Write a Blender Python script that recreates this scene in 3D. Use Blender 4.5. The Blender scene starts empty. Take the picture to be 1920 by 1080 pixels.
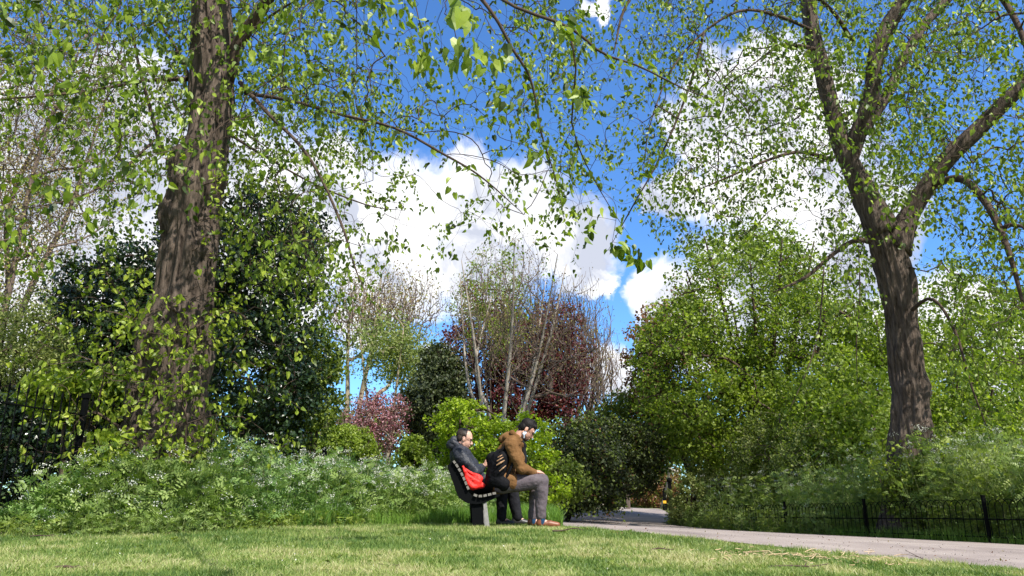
import bpy, math, random
import numpy as np
from mathutils import Vector, Matrix
rad = math.radians
C = bpy.context.scene.collection
sc = bpy.context.scene

# ------------------------------------------------------------------ camera
PITCH = rad(15.71); FPX = 1387.0; CZ = 0.40
cd = bpy.data.cameras.new('camera'); cam = bpy.data.objects.new('camera', cd); C.objects.link(cam)
cd.sensor_width = 36; cd.lens = 36*FPX/1920; cd.clip_start = 0.05; cd.clip_end = 2000
cam.location = (0, 0, CZ); cam.rotation_euler = (rad(90)+PITCH, 0, 0)
sc.camera = cam
sc.view_settings.view_transform = 'Standard'; sc.view_settings.look = 'None'
sc.view_settings.exposure = 0.80; sc.view_settings.gamma = 1
SP, CP = math.sin(PITCH), math.cos(PITCH)
def ray(px, py):
    u = (px-960)/FPX; v = (540-py)/FPX
    return np.array([u, CP-v*SP, SP+v*CP])
def P(px, py, Y):
    d = ray(px, py); return np.array([0, 0, CZ]) + d*(Y/d[1])

# ------------------------------------------------------------------ sun and sky
SUN_EL, SUN_AZ = rad(50), rad(-50)          # azimuth measured from +X towards +Y
sd = np.array([math.cos(SUN_EL)*math.cos(SUN_AZ), math.cos(SUN_EL)*math.sin(SUN_AZ), math.sin(SUN_EL)])
sl = bpy.data.lights.new('sun', 'SUN'); sl.energy = 5.0; sl.angle = rad(0.5); sl.color = (1, .95, .86)
so = bpy.data.objects.new('sun', sl); C.objects.link(so)
so.rotation_euler = Vector(sd).to_track_quat('Z', 'Y').to_euler(); so.location = (12, -8, 20)

def N(nt, t, **kw):
    n = nt.nodes.new(t)
    for k, v in kw.items():
        if k in ('op',): n.operation = v
        elif isinstance(k, str) and k.startswith('i'):
            n.inputs[int(k[1:])].default_value = v
        else: setattr(n, k, v)
    return n
W = bpy.data.worlds.new("World"); sc.world = W; W.use_nodes = True
nt = W.node_tree; nt.nodes.clear(); L = nt.links.new
sky = N(nt, 'ShaderNodeTexSky'); sky.sky_type = 'NISHITA'; sky.sun_disc = False
sky.sun_elevation = SUN_EL; sky.sun_rotation = math.atan2(sd[0], sd[1])
sky.altitude = 50; sky.air_density = 1.0; sky.dust_density = 0.1; sky.ozone_density = 2.5
tc = N(nt, 'ShaderNodeTexCoord')
nrm = N(nt, 'ShaderNodeVectorMath', op='NORMALIZE'); L(tc.outputs['Generated'], nrm.inputs[0])
def noise(nt, vec, scale, detail=5, rough=.55):
    n = N(nt, 'ShaderNodeTexNoise'); n.inputs['Scale'].default_value = scale
    n.inputs['Detail'].default_value = detail; n.inputs['Roughness'].default_value = rough
    if vec is not None: nt.links.new(vec, n.inputs['Vector'])
    return n
def vm(op, a, b=None):
    n = N(nt, 'ShaderNodeVectorMath', op=op)
    for i, x in enumerate((a, b)):
        if x is None: continue
        if isinstance(x, (tuple, list, np.ndarray)): n.inputs[i].default_value = tuple(x)
        else: L(x, n.inputs[i])
    return n
def ma(op, a, b=None, c=None, clamp=False):
    n = N(nt, 'ShaderNodeMath', op=op); n.use_clamp = clamp
    for i, x in enumerate((a, b, c)):
        if x is None: continue
        if isinstance(x, (int, float)): n.inputs[i].default_value = x
        else: L(x, n.inputs[i])
    return n.outputs[0]
def warp(vec, scale, amp, det=4):
    n = noise(nt, vec, scale, det)
    s = vm('SUBTRACT', n.outputs['Color'], (.5, .5, .5))
    m = N(nt, 'ShaderNodeVectorMath', op='SCALE'); L(s.outputs[0], m.inputs[0]); m.inputs['Scale'].default_value = amp
    return vm('ADD', vec, m.outputs[0]).outputs[0]
wv = warp(nrm.outputs[0], 5, .12); wv = warp(wv, 14, .07); wv = warp(wv, 42, .034); wv = warp(wv, 110, .010); wv = vm('NORMALIZE', wv).outputs[0]
# cumulus clouds as rounded masses in the sky: direction of the centre and angular radius
CL = [(640,430,150),(760,400,120),(870,370,105),(1000,400,120),(1090,450,95),(900,480,130),(760,500,120),(600,330,80),(1120,520,50),
      (480,400,180),(330,330,170),(150,400,220),(250,180,120),(0,300,250),(330,520,190),(120,600,200),(500,560,150),
      (1470,130,95),(1400,220,130),(1520,260,150),(1440,370,140),(1600,420,130),(1560,130,70),(1330,250,80),(1340,180,50),(1300,380,62),(1240,395,35),
      (1240,560,70),(1300,620,100),(1380,560,130),(1500,560,160),(1700,600,120),(1800,560,90),(1900,680,140),(1160,700,60),
      (680,620,60),(820,700,70),(1110,10,36),
      (-500,300,300),(2400,500,300),(2700,100,260),(-900,-300,260)]
best = None
for px, py, r in CL:
    d = ray(px, py); ln = np.linalg.norm(d); d = d/ln
    r = r/FPX/ln*0.95; cr = math.cos(r)
    dt = vm('DOT_PRODUCT', wv, d)
    v = ma('MULTIPLY_ADD', dt.outputs['Value'], 1/(1-cr), -cr/(1-cr))
    best = v if best is None else ma('MAXIMUM', best, v)
for d in ((.3,-.8,.5), (-.7,-.6,.4), (-.2,-.3,.95), (.9,-.3,.25), (0,-.95,.2)):  # unseen clouds out of view, added for their ambient light
    d = np.array(d)/np.linalg.norm(d); cr = math.cos(.38)
    dt = vm('DOT_PRODUCT', wv, d)
    best = ma('MAXIMUM', best, ma('MULTIPLY_ADD', dt.outputs['Value'], 1/(1-cr), -cr/(1-cr)))
n1 = noise(nt, nrm.outputs[0], 14, 8, .6)
bb = ma('ADD', best, ma('MULTIPLY_ADD', n1.outputs['Fac'], 1.0, -.5))
mk_ = N(nt, 'ShaderNodeMapRange'); mk_.interpolation_type = 'SMOOTHSTEP'; L(bb, mk_.inputs[0])
mk_.inputs[1].default_value = -.22; mk_.inputs[2].default_value = .62
n2 = noise(nt, wv, 6, 6, .55)
n3 = noise(nt, vm('ADD', wv, (.01, .03, .045)).outputs[0], 6, 6, .55)
shd = ma('ADD', ma('MULTIPLY', ma('SUBTRACT', n2.outputs['Fac'], n3.outputs['Fac']), 1.6), ma('MULTIPLY_ADD', n2.outputs['Fac'], .9, .05))
shd = ma('ADD', shd, ma('MULTIPLY', ma('SUBTRACT', .75, best, None, True), .22))
cr_ = N(nt, 'ShaderNodeValToRGB'); L(shd, cr_.inputs[0])
cr_.color_ramp.elements[0].position = .30; cr_.color_ramp.elements[0].color = (3.9, 4.15, 4.9, 1)
cr_.color_ramp.elements[1].position = .60; cr_.color_ramp.elements[1].color = (7.2, 7.2, 7.3, 1)
tint = N(nt, 'ShaderNodeMix'); tint.data_type = 'RGBA'; tint.blend_type = 'MULTIPLY'; tint.inputs[0].default_value = 1
L(sky.outputs[0], tint.inputs[6]); tint.inputs[7].default_value = (.62, 1.0, 1.42, 1)
mx = N(nt, 'ShaderNodeMix'); mx.data_type = 'RGBA'; L(mk_.outputs[0], mx.inputs[0]); L(tint.outputs[2], mx.inputs[6]); L(cr_.outputs[0], mx.inputs[7])
bg = N(nt, 'ShaderNodeBackground'); bg.inputs[1].default_value = 0.102; L(mx.outputs[2], bg.inputs[0])
wo = N(nt, 'ShaderNodeOutputWorld'); L(bg.outputs[0], wo.inputs[0])

# ------------------------------------------------------------------ helpers
def vnoise(p, f=1.0, seed=0):
    p = np.asarray(p, float)*f + seed*17.31
    i = np.floor(p).astype(np.int64); t = p-i; t = t*t*(3-2*t)
    def h(a, b, c):
        x = (a*374761393 + b*668265263 + c*2147483647 + 12345) & 0xffffffff
        x = ((x ^ (x >> 13))*1274126177) & 0xffffffff
        return ((x ^ (x >> 16)) & 0xffff)/65535.0
    r = 0
    for dx in (0, 1):
        for dy in (0, 1):
            for dz in (0, 1):
                w = (t[..., 0] if dx else 1-t[..., 0])*(t[..., 1] if dy else 1-t[..., 1])*(t[..., 2] if dz else 1-t[..., 2])
                r = r + w*h(i[..., 0]+dx, i[..., 1]+dy, i[..., 2]+dz)
    return r
def smooth(a, b, x):
    t = np.clip((x-a)/(b-a), 0, 1); return t*t*(3-2*t)
def T(x, y):
    x = np.asarray(x, float); y = np.asarray(y, float)
    z = .06*smooth(4, 8.5, y) - .045*np.clip(x-.8, 0, 7)
    z = z - .36*smooth(7, 24, y) + .30*smooth(27, 42, y)
    p = np.stack([x+0*y, y+0*x, 0*x+0*y], -1)
    return z + .012*(vnoise(p, .8, 3)-.5)
def hit(px, py, y0=2.0, y1=90.0):
    d = ray(px, py); ys = np.arange(y0, y1, .02)
    z = CZ + d[2]/d[1]*ys; x = d[0]/d[1]*ys
    k = np.nonzero(z < T(x, ys))[0]
    k = k[0] if len(k) else len(ys)-1
    return np.array([x[k], ys[k]])

def tag(o, label=None, cat=None, group=None, kind=None):
    for k, v in (('label', label), ('category', cat), ('group', group), ('kind', kind)):
        if v: o[k] = v
    return o
def empty(name, loc, label, cat, group=None):
    o = bpy.data.objects.new(name, None); C.objects.link(o); o.location = tuple(loc); o.empty_display_size = .2
    return tag(o, label, cat, group)
def mk(name, V, F, mat, parent=None, smooth_=False, r=None, uv=None):
    """V (n,3) world coordinates; F list of integer arrays of shape (m,k); r per-vertex 0..1 value"""
    V = np.asarray(V, np.float32).reshape(-1, 3)
    if parent is not None: V = V - np.array(parent_world(parent), np.float32)
    me = bpy.data.meshes.new(name)
    F = [np.asarray(f, np.int32) for f in F if len(f)]
    nl = sum(f.size for f in F); nf = sum(len(f) for f in F)
    me.vertices.add(len(V)); me.vertices.foreach_set('co', V.ravel())
    me.loops.add(nl); me.loops.foreach_set('vertex_index', np.concatenate([f.ravel() for f in F]))
    me.polygons.add(nf)
    tot = np.concatenate([np.full(len(f), f.shape[1], np.int32) for f in F])
    st = np.concatenate([[0], np.cumsum(tot)[:-1]]).astype(np.int32)
    me.polygons.foreach_set('loop_start', st)
    try: me.polygons.foreach_set('loop_total', tot)
    except Exception: pass
    if r is not None:
        a = me.attributes.new('r', 'FLOAT', 'POINT'); a.data.foreach_set('value', np.asarray(r, np.float32))
    me.update(calc_edges=True)
    me.polygons.foreach_set('use_smooth', np.full(nf, smooth_))
    me.materials.append(mat)
    o = bpy.data.objects.new(name, me); C.objects.link(o)
    if parent is not None: o.parent = parent
    return o
def parent_world(p):
    v = np.zeros(3)
    while p is not None:
        v += np.array(p.location); p = p.parent
    return v
class G:
    def __init__(s): s.V = []; s.F = {}; s.n = 0; s.R = []
    def add(s, V, F, r=.5):
        V = np.asarray(V, float).reshape(-1, 3)
        if isinstance(F, list) and len(F) and not hasattr(F[0], 'ndim') and not hasattr(F[0][0], '__len__'):
            F = [np.array([f for f in F if len(f) == k]) for k in sorted({len(f) for f in F})]
        for f in (F if isinstance(F, list) else [F]):
            f = np.asarray(f, int)
            if len(f): s.F.setdefault(f.shape[1], []).append(f+s.n)
        s.V.append(V); s.R.append(np.broadcast_to(np.asarray(r, float), (len(V),))); s.n += len(V)
    def make(s, name, mat, parent=None, smooth_=False):
        return mk(name, np.concatenate(s.V), [np.concatenate(f) for f in s.F.values()], mat, parent, smooth_, np.concatenate(s.R))
    def box(s, c, size, rot=0, tilt=None):
        x, y, z = [q/2 for q in size]
        v = np.array([[a, b, d] for d in (-z, z) for a, b in ((-x, -y), (x, -y), (x, y), (-x, y))])
        if tilt is not None: v = v @ np.array(tilt).T
        ca, sa = math.cos(rot), math.sin(rot)
        v = np.stack([v[:, 0]*ca-v[:, 1]*sa, v[:, 0]*sa+v[:, 1]*ca, v[:, 2]], 1)+np.array(c)
        s.add(v, [[3, 2, 1, 0], [4, 5, 6, 7], [0, 1, 5, 4], [1, 2, 6, 5], [2, 3, 7, 6], [3, 0, 4, 7]])
    def tube(s, pts, radii, k=8, cap=True, disp=None):
        V, F = tubemesh(pts, radii, k, cap, disp); s.add(V, F)
def norm(v): return v/(np.linalg.norm(v, axis=-1, keepdims=True)+1e-12)
def tubemesh(pts, radii, k=8, cap=True, disp=None):
    pts = np.asarray(pts, float); n = len(pts); radii = np.broadcast_to(np.asarray(radii, float), (n,))
    t = norm(np.gradient(pts, axis=0))
    up = np.array([0, 1, 0.]) if abs(t[0][1]) < .8 else np.array([1, 0, 0.])
    Us = []
    u = norm(np.cross(t[0], up))
    for i in range(n):
        u = norm(u - t[i]*np.dot(u, t[i])); Us.append(u)
    U = np.array(Us); Wv = np.cross(t, U)
    a = np.linspace(0, 2*math.pi, k, endpoint=False)
    ring = U[:, None]*np.cos(a)[None, :, None]+Wv[:, None]*np.sin(a)[None, :, None]
    V = pts[:, None]+ring*radii[:, None, None]
    if disp is not None: V = V + ring*disp(V, a, radii)[..., None]
    V = V.reshape(-1, 3)
    i = np.arange(n-1)[:, None]*k; j = np.arange(k)[None]; j2 = (j+1) % k
    F = [np.stack([i+j, i+j2, i+k+j2, i+k+j], -1).reshape(-1, 4)]
    if cap:
        V = np.vstack([V, pts[0], pts[-1]]); c0, c1 = n*k, n*k+1; j = np.arange(k); j2 = (j+1) % k
        F.append(np.concatenate([np.stack([j2, j, j*0+c0], 1), np.stack([(n-1)*k+j, (n-1)*k+j2, j*0+c1], 1)]))
    return V, F
def catmull(pts, n):
    pts = np.asarray(pts, float); m = len(pts)
    Pp = np.vstack([2*pts[0]-pts[1], pts, 2*pts[-1]-pts[-2]])
    t = np.linspace(0, m-1-1e-6, n); i = t.astype(int); f = (t-i)[:, None]
    a, b, c, d = Pp[i], Pp[i+1], Pp[i+2], Pp[i+3]
    return .5*((2*b)+(-a+c)*f+(2*a-5*b+4*c-d)*f*f+(-a+3*b-3*c+d)*f**3)
def inpoly(x, y, poly):
    x = np.asarray(x); y = np.asarray(y); r = np.zeros(x.shape, bool); n = len(poly)
    for i in range(n):
        x1, y1 = poly[i]; x2, y2 = poly[(i+1) % n]
        if y1 == y2: continue
        c = ((y1 > y) != (y2 > y)) & (x < (x2-x1)*(y-y1)/(y2-y1)+x1)
        r ^= c
    return r

# ------------------------------------------------------------------ materials
def newmat(name):
    m = bpy.data.materials.new(name); m.use_nodes = True
    t = m.node_tree; b = t.nodes['Principled BSDF']; return m, t, b
def ramp(t, fac, stops):
    r = t.nodes.new('ShaderNodeValToRGB'); t.links.new(fac, r.inputs[0])
    e = r.color_ramp.elements
    while len(e) < len(stops): e.new(.5)
    for q, (p, c) in zip(e, stops): q.position = p; q.color = (*c, 1)
    return r.outputs[0]
def leafmat(name, cols, trans=.38, rough=.45, spec=.35, tcol=1.25):
    m, t, b = newmat(name)
    at = t.nodes.new('ShaderNodeAttribute'); at.attribute_name = 'r'
    n = len(cols); col = ramp(t, at.outputs['Fac'], [(i/(n-1), c) for i, c in enumerate(cols)])
    t.links.new(col, b.inputs['Base Color']); b.inputs['Roughness'].default_value = rough
    b.inputs['Specular IOR Level'].default_value = spec
    tr = t.nodes.new('ShaderNodeBsdfTranslucent')
    g = t.nodes.new('ShaderNodeMix'); g.data_type = 'RGBA'; g.blend_type = 'MULTIPLY'; g.inputs[0].default_value = 1
    t.links.new(col, g.inputs[6]); g.inputs[7].default_value = (tcol*1.15, tcol*1.25, tcol*.5, 1)
    t.links.new(g.outputs[2], tr.inputs[0])
    ms = t.nodes.new('ShaderNodeMixShader'); ms.inputs[0].default_value = trans
    t.links.new(b.outputs[0], ms.inputs[1]); t.links.new(tr.outputs[0], ms.inputs[2])
    t.links.new(ms.outputs[0], t.nodes['Material Output'].inputs[0])
    return m
def barkmat(name, c1, c2, scale=12, bump=.6, stretch=.25):
    m, t, b = newmat(name)
    co = t.nodes.new('ShaderNodeTexCoord'); mp = t.nodes.new('ShaderNodeMapping'); mp.inputs['Scale'].default_value = (1, 1, stretch)
    t.links.new(co.outputs['Object'], mp.inputs[0])
    n = noise(t, mp.outputs[0], scale, 8, .65); n2 = noise(t, co.outputs['Object'], 3, 4)
    c = ramp(t, n.outputs['Fac'], [(.3, c1), (.7, c2)])
    mxx = t.nodes.new('ShaderNodeMix'); mxx.data_type = 'RGBA'; mxx.blend_type = 'OVERLAY'; mxx.inputs[0].default_value = .5
    t.links.new(c, mxx.inputs[6]); t.links.new(n2.outputs['Fac'], mxx.inputs[7])
    hs = t.nodes.new('ShaderNodeHueSaturation'); hs.inputs['Saturation'].default_value = .95; t.links.new(mxx.outputs[2], hs.inputs['Color'])
    t.links.new(hs.outputs[0], b.inputs['Base Color'])
    b.inputs['Roughness'].default_value = .9; b.inputs['Specular IOR Level'].default_value = .15
    bp = t.nodes.new('ShaderNodeBump'); bp.inputs['Strength'].default_value = bump; bp.inputs['Distance'].default_value = .05
    t.links.new(n.outputs['Fac'], bp.inputs['Height']); t.links.new(bp.outputs[0], b.inputs['Normal'])
    return m
def plain(name, c, rough=.7, spec=.3, metal=0, c2=None, scale=20, bump=0, dist=.01, coord='Object'):
    m, t, b = newmat(name)
    b.inputs['Base Color'].default_value = (*c, 1); b.inputs['Roughness'].default_value = rough
    b.inputs['Specular IOR Level'].default_value = spec; b.inputs['Metallic'].default_value = metal
    if c2 or bump:
        co = t.nodes.new('ShaderNodeTexCoord'); n = noise(t, co.outputs[coord], scale, 6, .6)
        if c2: t.links.new(ramp(t, n.outputs['Fac'], [(.35, c), (.65, c2)]), b.inputs['Base Color'])
        if bump:
            bp = t.nodes.new('ShaderNodeBump'); bp.inputs['Strength'].default_value = bump; bp.inputs['Distance'].default_value = dist
            t.links.new(n.outputs['Fac'], bp.inputs['Height']); t.links.new(bp.outputs[0], b.inputs['Normal'])
    return m
M = {}
M['lime'] = leafmat('lime_leaf', [(.035, .06, .008), (.12, .185, .016), (.19, .27, .022), (.31, .38, .045)], trans=.36)
M['shoot'] = leafmat('shoot_leaf', [(.06, .09, .010), (.17, .24, .02), (.25, .32, .03), (.34, .39, .05)], trans=.30)
M['holly'] = leafmat('holly_leaf', [(.012, .026, .010), (.022, .045, .014), (.05, .085, .028)], trans=.08, rough=.28, spec=.5)
M['mid'] = leafmat('mid_green_leaf', [(.07, .105, .016), (.14, .19, .028), (.24, .30, .055)], trans=.35)
M['pale'] = leafmat('pale_leaf', [(.13, .17, .045), (.25, .29, .085), (.37, .39, .15)], trans=.35)
M['bright'] = leafmat('bright_leaf', [(.15, .22, .012), (.26, .36, .018), (.38, .46, .04)], trans=.42)
M['green'] = leafmat('green_leaf', [(.10, .15, .016), (.19, .26, .028), (.31, .38, .055)], trans=.42)
M['dark'] = leafmat('dark_shrub_leaf', [(.020, .030, .010), (.042, .058, .018), (.10, .12, .035)], trans=.15, rough=.5)
M['copper'] = leafmat('copper_leaf', [(.05, .010, .014), (.11, .022, .028), (.18, .05, .05)], trans=.3, tcol=1.0)
M['rust'] = leafmat('rusty_leaf', [(.16, .07, .035), (.24, .11, .05), (.20, .20, .05)], trans=.35, tcol=.9)
M['pink'] = leafmat('pink_blossom', [(.20, .10, .09), (.42, .18, .22), (.54, .32, .34)], trans=.3, tcol=.8)
M['willow'] = leafmat('willow_leaf', [(.12, .16, .04), (.19, .24, .06), (.28, .31, .10)], trans=.35)
M['bud'] = leafmat('bud_leaf', [(.20, .13, .07), (.30, .22, .10), (.30, .32, .08)], trans=.3, tcol=.8)
M['herb'] = leafmat('herb_leaf', [(.09, .15, .03), (.18, .26, .06), (.30, .38, .12)], trans=.35)
M['herb2'] = leafmat('cow_parsley_leaf', [(.10, .15, .02), (.21, .28, .045), (.34, .40, .09)], trans=.35)
M['nettle'] = leafmat('blue_green_leaf', [(.07, .14, .035), (.15, .25, .06), (.25, .36, .11)], trans=.3)
M['umbel'] = leafmat('white_umbel', [(.50, .52, .42), (.65, .66, .58), (.75, .75, .70)], trans=.2, tcol=.8)
M['long'] = leafmat('long_grass', [(.07, .15, .02), (.12, .23, .03), (.20, .32, .06)], trans=.35)
M['lawn'] = leafmat('lawn_blade', [(.08, .15, .03), (.18, .26, .055), (.31, .37, .11), (.50, .46, .25)], trans=.3, tcol=1.0)
M['bark'] = barkmat('lime_bark', (.020, .014, .010), (.175, .132, .103), 20, 1.0, .14)
M['twig'] = barkmat('twig_bark', (.045, .030, .022), (.10, .07, .05), 30, .2)
M['grey'] = barkmat('pale_bark', (.20, .17, .14), (.42, .37, .31), 14, .3)
M['pbark'] = barkmat('plane_bark', (.20, .16, .10), (.38, .32, .22), 6, .3)
M['bud_twig'] = barkmat('bare_twig', (.09, .065, .05), (.18, .135, .11), 20, .2)
M['iron'] = plain('black_iron', (.005, .0055, .006), .7, .02)
M['stem'] = plain('herb_stem', (.13, .19, .05), .6, .3, c2=(.20, .22, .09), scale=5)

# ------------------------------------------------------------------ vegetation builders
rng = np.random.default_rng(7)
QUAD = (np.array([[0, 0, 0], [.42, .40, .10], [1, 0, -.06], [.42, -.40, .10]]), np.array([[0, 2, 1], [0, 3, 2]]))
HEART = (np.array([[0, 0, 0], [-.08, .22, .16], [.22, .38, .22], [.62, .28, .06], [1, 0, -.26], [.62, -.28, .06], [.22, -.38, .22], [-.08, -.22, .16], [.45, 0, -.05]]),
         np.array([[0, 8, 1], [1, 8, 2], [2, 8, 3], [3, 8, 4], [4, 8, 5], [5, 8, 6], [6, 8, 7], [7, 8, 0]]))
LANCE = (np.array([[0, 0, 0], [.4, .17, .05], [1, 0, -.1], [.4, -.17, .05]]), np.array([[0, 2, 1], [0, 3, 2]]))
def leaves(g, p, d, n, s, tpl=QUAD, r=None):
    m = len(p)
    if not m: return
    t = norm(d); n = norm(n - (n*t).sum(1, keepdims=True)*t + 1e-6); b = np.cross(n, t)
    X, F = tpl; k = len(X); s = np.broadcast_to(s, (m,))
    V = p[:, None]+s[:, None, None]*(X[None, :, 0:1]*t[:, None]+X[None, :, 1:2]*b[:, None]+X[None, :, 2:3]*n[:, None])
    FF = (F[None]+(np.arange(m)*k)[:, None, None]).reshape(-1, F.shape[1])
    if r is None: r = rng.random(m)
    g.add(V.reshape(-1, 3), FF, np.repeat(r, k))
def segs(g, a, b, ra, rb, k=3):
    m = len(a)
    if not m: return
    t = norm(b-a); up = np.where(np.abs(t[:, 2:3]) < .9, np.array([[0, 0, 1.]]), np.array([[1., 0, 0]]))
    u = norm(np.cross(t, up)); w = np.cross(t, u)
    an = np.arange(k)*2*math.pi/k
    ring = u[:, None]*np.cos(an)[None, :, None]+w[:, None]*np.sin(an)[None, :, None]
    V = np.concatenate([a[:, None]+ring*ra[:, None, None], b[:, None]+ring*rb[:, None, None]], 1)
    j = np.arange(k); j2 = (j+1) % k
    F = np.stack([j, j2, k+j2, k+j], 1)
    g.add(V.reshape(-1, 3), (F[None]+(np.arange(m)*2*k)[:, None, None]).reshape(-1, 4))
def rdir(m, up=0., rg=None):
    v = (rg or rng).normal(size=(m, 3)); v[:, 2] += up; return norm(v)
class Net:
    """branch network: given limbs plus twigs that grow to scattered targets"""
    def __init__(s, seed=1):
        s.p = []; s.par = []; s.r = []; s.rg = np.random.default_rng(seed); s.tips = []; s.nb = 0
    def limb(s, pts, r, n=None, attach=True):
        pts = np.asarray(pts, float); L_ = np.linalg.norm(np.diff(pts, axis=0), axis=1).sum()
        n = n or max(4, int(L_/.18)); q = catmull(pts, n); rr = np.interp(np.linspace(0, 1, n), np.linspace(0, 1, len(r)), r)
        par = -1
        if len(s.p) and attach:
            par = int(np.argmin(((np.array(s.p)-q[0])**2).sum(1)))
        for x, ra in zip(q, rr):
            s.p.append(x); s.par.append(par); s.r.append(ra); par = len(s.p)-1
        s.nb = len(s.p)
        return q, rr
    def grow(s, targets, step=.12, arch=.12, jit=.10, rtip=.0016, expo=.47, maxd=1e9, lift=0., rcap=1.):
        n0 = len(s.p); cap = n0+len(targets)*14+50
        A = np.zeros((cap, 3)); A[:n0] = s.p; n = n0; par = list(s.par)
        dead = []
        for t in targets:
            d = ((A[:n]-t+np.array([0, 0, lift]))**2).sum(1); k = int(np.argmin(d)); D = math.sqrt(((A[k]-t)**2).sum())
            if D > maxd: continue
            m = min(12, max(2, int(D/step)+1)); a = A[k].copy()
            f = (np.arange(1, m+1)/m)[:, None]
            off = s.rg.normal(size=3)*jit*D; off[2] += arch*D
            off2 = s.rg.normal(size=3)*jit*D*.6
            q = a+(t-a)*f+off*np.sin(f*math.pi)+off2*np.sin(f*2*math.pi)
            if n+m >= cap: break
            A[n:n+m] = q; par += [k]+list(range(n, n+m-1)); n += m; dead.append(n-1)
        s.A = A[:n]; s.par = np.array(par); cnt = np.zeros(n); cnt[dead] = 1
        for i in range(n-1, n0-1, -1):
            if par[i] >= 0: cnt[par[i]] += cnt[i]
        s.cnt = np.maximum(cnt, 1); s.rad = np.minimum(rtip*s.cnt**expo, rcap); s.tips = np.array(dead, int); s.n0 = n0
        return s
    def near_first(s, t, amt=.35):
        A = np.array(s.p); d = np.array([((A-q)**2).sum(1).min() for q in t])**.5
        return t[np.argsort(d+s.rg.normal(0, amt, len(t)))]
    def twigs(s, g, k=3, rmax=1):
        i = np.arange(s.n0, len(s.A)); pa = s.par[i]
        rp = np.where(pa < s.n0, s.rad[i]*1.2, s.rad[pa]); rp = np.minimum(rp, s.rad[i]*1.6)
        big = s.rad[i] > .012
        segs(g, s.A[pa][big], s.A[i][big], np.minimum(rp, rmax)[big], s.rad[i][big], 6)
        segs(g, s.A[pa][~big], s.A[i][~big], rp[~big], s.rad[i][~big], k)
def trunk_disp(seed, amp=.03, burrs=()):
    def f(V, a, radii):
        cs = np.stack([np.cos(a), np.sin(a)], 1)[None]*np.ones((len(V), 1, 1))
        z = V[..., 2:3]
        q = np.concatenate([cs*3.2, z*.9], -1); d = (vnoise(q, 1.6, seed)-.5)*2*amp
        q2 = np.concatenate([cs*9, z*2.2], -1); d = d+(np.abs(vnoise(q2, 1.3, seed+1)-.5)*2-.5)*amp*.5; q4 = np.concatenate([cs*20, z*5], -1); d = d+(vnoise(q4, 1.2, seed+4)-.5)*amp*.5
        q3 = np.concatenate([cs*2, z*2.2], -1); d = d+(vnoise(q3, 1., seed+2)-.5)*amp*2.4
        d = d*np.clip(radii/.3, .1, 1)[:, None]
        for c, rr, am in burrs:
            e = np.exp(-((V-np.array(c))**2).sum(-1)/rr**2)
            d = d+am*e*(.75+.9*(vnoise(V, 14, seed+5)-.3))
        return d
    return f

def thin_front(net, q, rng_, rmin, keep, pad=1.25):
    """fewer twigs right in front of the big limbs, as on the real tree where the bark shows"""
    A = np.array(net.p); R_ = np.array(net.r); A = A[R_ > rmin]; R_ = R_[R_ > rmin]
    ax = A[:, [0, 2]]/A[:, 1:2]; qx = q[:, [0, 2]]/q[:, 1:2]; cam_z = CZ
    ax[:, 1] = (A[:, 2]-cam_z)/A[:, 1]; qx[:, 1] = (q[:, 2]-cam_z)/q[:, 1]
    d = np.sqrt(((qx[:, None]-ax[None])**2).sum(-1))/(R_/A[:, 1])[None]
    hit_ = ((d < pad) & (q[:, 1][:, None] < A[:, 1][None]+.3)).any(1)
    return q[~hit_ | (rng_.random(len(q)) < keep)]
def put_leaves(net, g, size, per=2, droop=.8, tpl=QUAD, maxcnt=3, spread=.03, bright=None, rg=None):
    rg = rg or net.rg
    idx = np.arange(net.n0, len(net.A)); idx = idx[net.cnt[idx] <= maxcnt]
    lim = np.arange(1, net.n0); lim = lim[(np.array(net.r)[lim] < .011) & (net.par[lim] >= 0)]
    idx = np.concatenate([np.repeat(idx, per), np.repeat(lim, per)]); idx = idx[rg.random(len(idx)) < .8]
    m = len(idx); p = net.A[idx]; t = norm(p-net.A[net.par[idx]])
    d = t*.6+rg.normal(size=(m, 3))*.6; d[:, 2] -= droop; d = norm(d)
    p = p+rg.normal(size=(m, 3))*spread
    n = rg.normal(size=(m, 3))*.7; n[:, 2] += .7
    r = np.clip(rg.normal(.5, .28, m), 0, 1)
    leaves(g, p, d, n, size*rg.uniform(.55, 1.15, m), tpl, r)
    return m

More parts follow.
